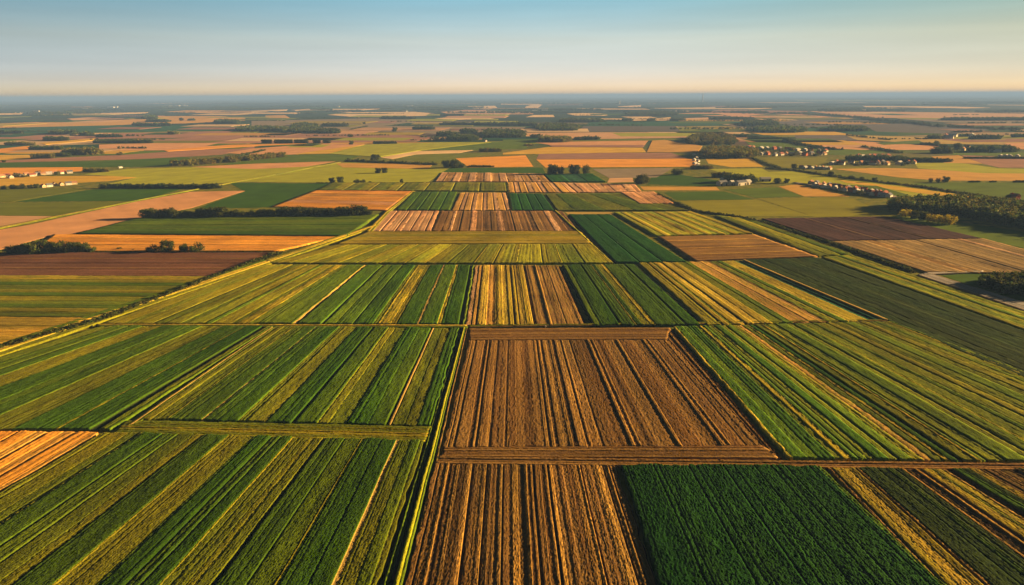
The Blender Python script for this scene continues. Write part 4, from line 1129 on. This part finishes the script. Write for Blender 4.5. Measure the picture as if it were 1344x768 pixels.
# ------------------------------------------------------------------ houses
def house_meshes(w, l, h, rh, wall, roof):
    bm = bmesh.new()
    x, y = w / 2, l / 2
    v = [bm.verts.new(c) for c in ((-x, -y, -0.3), (x, -y, -0.3), (x, y, -0.3), (-x, y, -0.3), (-x, -y, h), (x, -y, h), (x, y, h), (-x, y, h), (0, -y, h + rh), (0, y, h + rh))]
    for f in ((0, 1, 5, 8, 4), (1, 2, 6, 5), (2, 3, 7, 9, 6), (3, 0, 4, 7)):
        bm.faces.new([v[i] for i in f])
    mw = bpy.data.meshes.new('wall')
    bm.to_mesh(mw)
    bm.free()
    mw.materials.append(wall)
    bm = bmesh.new()
    o, t = 0.4, 0.25
    sl = rh / x
    for sgn in (-1, 1):
        pr = [(0, h + rh + 0.02), (sgn * (x + o), h - sl * o + 0.02), (sgn * (x + o), h - sl * o + t), (0, h + rh + t)]
        a = [bm.verts.new((p[0], -y - o, p[1])) for p in pr]
        b = [bm.verts.new((p[0], y + o, p[1])) for p in pr]
        bm.faces.new(a)
        bm.faces.new(b[::-1])
        for i in range(4):
            bm.faces.new((a[i], b[i], b[(i + 1) % 4], a[(i + 1) % 4]))
    bmesh.ops.recalc_face_normals(bm, faces=bm.faces[:])
    mr = bpy.data.meshes.new('roof')
    bm.to_mesh(mr)
    bm.free()
    mr.materials.append(roof)
    mc = box_mesh('chimney', (-x * 0.45 - 0.4, y * 0.4 - 0.4, h + rh * 0.3), (-x * 0.45 + 0.4, y * 0.4 + 0.4, h + rh + 0.9), M_BRICK)
    return mw, mr, mc


def box_mesh(name, a, b, mat):
    V = [(x, y, z) for z in (a[2], b[2]) for x, y in ((a[0], a[1]), (b[0], a[1]), (b[0], b[1]), (a[0], b[1]))]
    F = [(0, 3, 2, 1), (4, 5, 6, 7), (0, 1, 5, 4), (1, 2, 6, 5), (2, 3, 7, 6), (3, 0, 4, 7)]
    me = bpy.data.meshes.new(name)
    me.from_pydata(V, [], F)
    me.materials.append(mat)
    return me


HT = {
    'white_red': ('white house with red roof', house_meshes(8, 12, 4.0, 3.2, M_WHITE, M_REDROOF)),
    'white_slate': ('white house with slate roof', house_meshes(8, 11, 4.2, 3.0, M_WHITE, M_SLATE)),
    'cream_terra': ('cream house with terracotta roof', house_meshes(7.5, 10, 3.8, 3.0, M_CREAM, M_TERRA)),
    'grey_pale': ('grey house with pale roof', house_meshes(9, 13, 4.0, 2.4, M_GREYW, M_PALEROOF)),
    'white_pale': ('white house with pale roof', house_meshes(9, 14, 3.6, 2.4, M_WHITE, M_PALEROOF)),
    'brick_red': ('brick house with red roof', house_meshes(8, 11, 4.5, 3.2, M_BRICK, M_REDROOF)),
}
WIN = box_mesh('window', (-0.5, -0.04, 0), (0.5, 0.06, 1.2), M_DARK)
DOOR = box_mesh('door', (-0.5, -0.05, 0), (0.5, 0.07, 2.1), M_WOOD)
HD = {'white_red': (8, 12), 'white_slate': (8, 11), 'cream_terra': (7.5, 10), 'grey_pale': (9, 13), 'white_pale': (9, 14), 'brick_red': (8, 11)}


def house(px, py, typ, where, rot=None, s=1.0, own=None, detail=False):
    p = ground(px, py)
    txt, (mw, mr, mc) = HT[typ]
    t = link('house', None, None, (p[0], p[1], 0))
    t.rotation_euler = (0, 0, random.choice((-0.75, -0.75, -0.75, 0.85)) + random.uniform(-0.25, 0.25) if rot is None else rot)
    s *= 0.8
    t.scale = (s, s, s)
    tag(t, own or f'{txt} {where}', 'house', f'{txt}s {where}')
    link('wall', mw, t)
    r = link('roof', mr, t)
    if typ not in ('white_pale', 'grey_pale'):
        link('chimney', mc, r)
    if detail:
        w, l = HD[typ]
        for sx in (-1, 1):
            for q in (-0.3, 0.3):
                wd = link('window', WIN, t, (sx * w / 2, q * l, 1.4))
                wd.rotation_euler = (0, 0, math.pi / 2)
        for q in (-0.25, 0.25):
            link('window', WIN, t, (q * w, -l / 2, 1.4))
        link('door', DOOR, t, (0, -l / 2, 0))
    return t


V1 = 'in the left village between the orange and gold fields'
for k, (px, py) in enumerate(((3, 233), (9, 232), (15, 234), (22, 231), (29, 232.5), (35, 230.5), (43, 231.5), (50, 230), (57, 229.8), (64, 229), (72, 228.3), (82, 228), (92, 227.5))):
    house(px, py, ('cream_terra', 'white_red', 'white_slate', 'cream_terra', 'grey_pale')[k % 5], V1, s=0.9, detail=True)
for k, (px, py) in enumerate(((57, 246), (65, 245.3), (72, 243.5), (81, 243.5), (90, 242.8), (98, 242))):
    house(px, py, ('cream_terra', 'white_slate', 'cream_terra')[k % 3], 'in the short row below the gold field', s=0.85, detail=True)
VA = 'in the far village beside the big olive wood'
for k in range(26):
    px = 982 + (k % 13) * 8.3 + random.uniform(-2, 2)
    py = (194.5 + (px - 980) * 0.05 if k < 13 else 203.5 + random.uniform(-1, 1.4))
    house(px, py, ('white_red', 'cream_terra', 'white_pale', 'grey_pale', 'brick_red', 'white_slate')[k % 6], VA, s=1.15)
for k, px in enumerate((1127, 1131, 1141, 1147, 1153, 1158, 1165)):
    house(px, 206.8, ('white_red', 'white_pale', 'cream_terra')[k % 3], 'in the row in front of the middle wood', s=1.2)
VB = 'in the middle village row between the tan and green fields'
for k, px in enumerate((1092, 1098, 1104, 1117, 1130, 1136, 1145, 1152, 1158, 1164, 1180, 1192, 1199)):
    house(px, 215.5 + random.uniform(-0.8, 1.2), ('grey_pale', 'white_red', 'white_red', 'white_slate', 'cream_terra')[k % 5], VB, s=1.15)
for k in range(9):
    house(1052 + k * 4.6, 221.2 + 0.15 * k + random.uniform(-0.6, 0.6), ('cream_terra', 'white_pale')[k % 2], 'in the cream cottage row above the dark hedge', s=0.9)
VC = 'in the terraced village beside the big right wood'
for k in range(30):
    u = k / 29.0
    px = 1066 + 100 * u + random.uniform(-2, 2)
    py = 241.5 + 15.5 * u + (k % 2) * 2.2 + random.uniform(-0.6, 0.6)
    typ = ('cream_terra', 'white_pale', 'white_slate', 'cream_terra')[k % 4] if u < 0.42 else ('brick_red', 'white_red', 'grey_pale', 'white_red', 'white_slate')[k % 5]
    house(px, py, typ, VC, s=0.95, detail=k % 3 == 0)
for px, py, typ in ((1241, 181, 'white_red'), (1245, 182, 'white_pale'), (1250, 179.8, 'white_pale'), (1255, 179.2, 'white_pale'), (1275, 179.3, 'white_pale')):
    house(px, py, typ, 'in the far hamlet between two dark copses', s=2.0)
for px, py, typ in ((1309, 200, 'white_pale'), (1296, 199.8, 'white_slate'), (1264, 197.5, 'cream_terra'), (1269, 194.6, 'cream_terra')):
    house(px, py, typ, 'among the dark trees of the far right hamlet', s=1.3)
for px in (1313, 1320, 1325, 1335):
    house(px, 206.4, ('grey_pale', 'white_pale')[px % 2], 'on the low dark belt right of the purple-brown field', s=1.1)
VF = 'in the pale hamlet left of the big olive wood'
for k, (px, py) in enumerate(((912, 204), (917, 205), (914, 208.5), (911, 211), (916, 212.5), (912, 215.5), (916, 217.5), (914, 220), (919, 187))):
    house(px, py, ('grey_pale', 'white_slate', 'grey_pale')[k % 3], VF, s=0.8)
house(1331, 261.5, 'brick_red', 'beside a dark tree', rot=0.3, s=1.1, own='small red brick house alone beside the dark tree on the large green field', detail=True)
house(637, 186.2, 'white_slate', 'behind the bright meadow', s=1.0, own='lone dark-roofed house behind the bright meadow')
house(158, 220.6, 'white_pale', 'on the meadow', s=0.55, own='tiny white hut at the end of the tree belt on the meadow')


def barn(px, py, w, l, h, rot, roof, label, wall=None):
    p = ground(px, py)
    mw, mr, mc = house_meshes(w, l, h, h * 0.5, wall or M_WHITE, roof)
    t = link('barn', None, None, (p[0], p[1], 0))
    t.rotation_euler = (0, 0, rot)
    tag(t, label, 'barn', 'barns of the white farm')
    link('wall', mw, t)
    link('roof', mr, t)
    for q in np.linspace(-l * 0.35, l * 0.35, max(2, int(l / 7))):
        d = link('door', box_mesh('door', (-0.06, -1.2, 0), (0.06, 1.2, h * 0.7), M_DARK), t, (-w / 2, q, 0))
    return t


barn(947.5, 243.3, 8, 14, 4.5, math.pi / 2 + 0.55, M_SLATE, 'short white barn at the left end of the farm')
barn(960, 243.3, 6, 6, 4.5, math.pi / 2 + 0.55, M_PALEROOF, 'small square white barn in the middle of the farm')
barn(971.5, 243.2, 8, 16, 4.5, math.pi / 2 + 0.55, M_SLATE, 'long white barn right of the middle of the farm')
barn(981, 242.2, 7, 8, 4.5, math.pi / 2 + 0.55, M_PALEROOF, 'white barn at the right end of the farm')
barn(957, 238.5, 14, 22, 4.5, math.pi / 2 + 0.15, M_SLATE, 'large grey-roofed shed behind the white farm barns', M_GREYW)
barn(1004, 238, 9, 14, 4.0, math.pi / 2, M_PALEROOF, 'pale shed right of the farm wood', M_GREYW)

# far pale warehouses, a white tower and a slender chimney stack
WH = [(146, 141.5, 110), (151, 141, 90), (217, 140, 200), (233, 139.4, 90), (240, 138.8, 90), (244, 139.4, 60), (112, 144, 70), (48, 147, 60), (73, 149.2, 60), (702, 147, 60), (708, 148.4, 50), (715, 145.5, 60), (731, 136.2, 60), (736, 136.1, 50), (762, 138.7, 60), (443, 140.6, 70), (538, 139.6, 90), (531, 147.2, 50), (652, 129.8, 120)]
for k, (px, py, w) in enumerate(WH):
    p = ground(px, py)
    w *= 0.75
    mw, mr, mc = house_meshes(w * 0.45, w, 9, 4, M_GREYW, M_SLATE if k % 3 else M_PALEROOF)
    t = link('warehouse', None, None, (p[0], p[1], 0))
    t.rotation_euler = (0, 0, math.pi / 2 + random.uniform(-0.3, 0.3))
    tag(t, 'pale low warehouse far off among the dark woods', 'warehouse', 'pale warehouses far off among the woods')
    link('wall', mw, t)
    link('roof', mr, t)


def tower(px, py, h, r0, r1, name, label, cat, topr):
    p = ground(px, py)
    bm = bmesh.new()
    prof = [(r0, -1), (r0 * 0.9, h * 0.3), (r1, h * 0.8), (topr, h * 0.84), (topr, h * 0.97), (topr * 0.5, h)]
    rings = [[bm.verts.new((r * math.cos(a * math.pi / 6), r * math.sin(a * math.pi / 6), z)) for a in range(12)] for r, z in prof]
    for A, B in zip(rings, rings[1:]):
        for k in range(12):
            bm.faces.new((A[k], A[(k + 1) % 12], B[(k + 1) % 12], B[k]))
    bm.faces.new(rings[-1])
    me = bpy.data.meshes.new(name)
    bm.to_mesh(me)
    bm.free()
    me.materials.append(M_WHITE)
    o = link(name, me, None, (p[0], p[1], 0))
    return tag(o, label, cat)


tower(813, 137, 40, 9, 6, 'water_tower', 'white water tower standing far off above the dark woods', 'tower', 12)
tower(922, 134, 150, 9, 6, 'chimney_stack', 'slender pale chimney stack rising against the horizon', 'chimney', 6.5)


def post(px, py, h, label):
    p = ground(px, py)
    o = link('marker_stone', box_mesh('marker_stone', (-0.35, -0.35, -0.2), (0.35, 0.35, h), M_WHITE), None, (p[0], p[1], 0.3))
    m = o.modifiers.new('bevel', 'BEVEL')
    m.width = 0.12
    m.segments = 2
    tag(o, label, 'stone')


post(66, 395.5, 0.9, 'small white marker stone on the green banded field')
post(26, 408, 0.6, 'tiny white marker stone on the lower edge of the green banded field')
post(811, 276.5, 1.4, 'white marker stone on the edge of the mid green field')
post(716, 430.5, 0.9, 'pale marker stone on the thin track above the big ploughed field')

# ------------------------------------------------------------------ air
def haze_box(density, color):
    mme = box_mesh('haze', (-61000, -2500, -1.0), (61000, 79000, 158.0), None)
    mme.materials.clear()
    m = bpy.data.materials.new('haze_air')
    m.use_nodes = True
    nt = m.node_tree
    nt.nodes.clear()
    out = nt.nodes.new('ShaderNodeOutputMaterial')
    pv = nt.nodes.new('ShaderNodeVolumePrincipled')
    pv.inputs['Color'].default_value = (*color, 1)
    pv.inputs['Density'].default_value = density
    pv.inputs['Anisotropy'].default_value = 0.0
    nt.links.new(pv.outputs[0], out.inputs['Volume'])
    mme.materials.append(m)
    o = link('haze', mme)
    o['kind'] = 'stuff'
    return o


HAZE_D, HAZE_C = 0.00009, (0.19, 0.33, 0.72)
haze_box(HAZE_D, HAZE_C)

# ------------------------------------------------------------------ light
SUN_EL, SUN_AZ = R(11.5), R(77)
sd = Vector((math.sin(SUN_AZ) * math.cos(SUN_EL), math.cos(SUN_AZ) * math.cos(SUN_EL), math.sin(SUN_EL)))
sun = bpy.data.lights.new('sun', 'SUN')
sun.energy = 5.0
sun.angle = R(0.5)
sun.color = (1.0, 0.68, 0.30)
so = bpy.data.objects.new('sun', sun)
COL.objects.link(so)
so.rotation_euler = sd.to_track_quat('Z', 'Y').to_euler()

w = bpy.data.worlds.new('World')
scene.world = w
w.use_nodes = True
nt = w.node_tree
nt.nodes.clear()
wo = nt.nodes.new('ShaderNodeOutputWorld')
bg = nt.nodes.new('ShaderNodeBackground')
sky = nt.nodes.new('ShaderNodeTexSky')
sky.sky_type = 'NISHITA'
sky.sun_disc = False
sky.sun_elevation = SUN_EL
sky.sun_rotation = SUN_AZ
sky.altitude = 200
sky.air_density = 1.0
sky.dust_density = 0.6
sky.ozone_density = 1.5
tc = nt.nodes.new('ShaderNodeTexCoord')
mp = nt.nodes.new('ShaderNodeMapping')
mp.inputs['Scale'].default_value = (0.45, 1, 3.5)
nt.links.new(tc.outputs['Generated'], mp.inputs[0])
nv = nt.nodes.new('ShaderNodeVectorMath')
nv.operation = 'NORMALIZE'
nt.links.new(mp.outputs[0], nv.inputs[0])
nt.links.new(nv.outputs[0], sky.inputs[0])
# low sky band graded warm and bright; unseen zenith dimmed to cut fill light
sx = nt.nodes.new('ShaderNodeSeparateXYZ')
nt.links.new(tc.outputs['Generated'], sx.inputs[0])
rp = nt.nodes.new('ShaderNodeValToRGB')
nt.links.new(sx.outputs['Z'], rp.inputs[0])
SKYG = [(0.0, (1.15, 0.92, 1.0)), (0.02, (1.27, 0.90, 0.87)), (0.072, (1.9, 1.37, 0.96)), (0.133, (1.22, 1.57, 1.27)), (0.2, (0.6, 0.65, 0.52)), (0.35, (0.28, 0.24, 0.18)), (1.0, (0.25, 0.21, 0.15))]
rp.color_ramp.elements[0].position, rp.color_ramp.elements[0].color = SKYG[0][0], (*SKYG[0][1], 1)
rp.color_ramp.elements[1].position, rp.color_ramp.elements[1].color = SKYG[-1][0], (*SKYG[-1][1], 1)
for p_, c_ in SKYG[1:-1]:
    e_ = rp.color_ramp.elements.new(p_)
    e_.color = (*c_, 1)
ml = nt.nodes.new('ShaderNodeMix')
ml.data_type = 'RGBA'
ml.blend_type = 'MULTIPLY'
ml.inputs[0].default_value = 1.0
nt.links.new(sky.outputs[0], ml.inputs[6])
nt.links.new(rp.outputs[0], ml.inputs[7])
xa = nt.nodes.new('ShaderNodeMapRange')
xa.inputs[1].default_value = -1.0
xa.inputs[2].default_value = 1.0
nt.links.new(sx.outputs['X'], xa.inputs[0])
xr = nt.nodes.new('ShaderNodeValToRGB')
nt.links.new(xa.outputs[0], xr.inputs[0])
SIDE = [(0.2, (0.80, 0.84, 0.84)), (0.45, (1.0, 1.0, 1.0)), (0.58, (1.0, 0.99, 0.96)), (0.8, (0.86, 0.80, 0.62))]
xr.color_ramp.elements[0].position, xr.color_ramp.elements[0].color = SIDE[0][0], (*SIDE[0][1], 1)
xr.color_ramp.elements[1].position, xr.color_ramp.elements[1].color = SIDE[-1][0], (*SIDE[-1][1], 1)
for p_, c_ in SIDE[1:-1]:
    e_ = xr.color_ramp.elements.new(p_)
    e_.color = (*c_, 1)
cm = nt.nodes.new('ShaderNodeMapping')
cm.inputs['Scale'].default_value = (2.2, 2.2, 42.0)
nt.links.new(tc.outputs['Generated'], cm.inputs[0])
cn = nt.nodes.new('ShaderNodeTexNoise')
cn.inputs['Scale'].default_value = 1.6
cn.inputs['Detail'].default_value = 6.0
nt.links.new(cm.outputs[0], cn.inputs['Vector'])
cv = nt.nodes.new('ShaderNodeMapRange')
cv.inputs[1].default_value = 0.35
cv.inputs[2].default_value = 0.7
cv.inputs[3].default_value = 0.965
cv.inputs[4].default_value = 1.04
nt.links.new(cn.outputs[0], cv.inputs[0])
xm = nt.nodes.new('ShaderNodeMix')
xm.data_type = 'RGBA'
xm.blend_type = 'MULTIPLY'
xm.inputs[0].default_value = 1.0
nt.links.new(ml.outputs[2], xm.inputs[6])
nt.links.new(xr.outputs[0], xm.inputs[7])
vs = nt.nodes.new('ShaderNodeVectorMath')
vs.operation = 'SCALE'
nt.links.new(xm.outputs[2], vs.inputs[0])
nt.links.new(cv.outputs[0], vs.inputs['Scale'])
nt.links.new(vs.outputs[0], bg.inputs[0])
bg.inputs[1].default_value = 0.05
nt.links.new(bg.outputs[0], wo.inputs[0])

# ------------------------------------------------------------------ render settings
scene.view_settings.view_transform = 'Standard'
scene.view_settings.look = 'None'
scene.view_settings.gamma = 1.0
scene.view_settings.exposure = 2.05
scene.view_settings.use_curve_mapping = False
scene.cycles.max_bounces = 5
scene.cycles.diffuse_bounces = 2
scene.cycles.volume_bounces = 1
scene.cycles.transparent_max_bounces = 4
scene.cycles.use_denoising = True
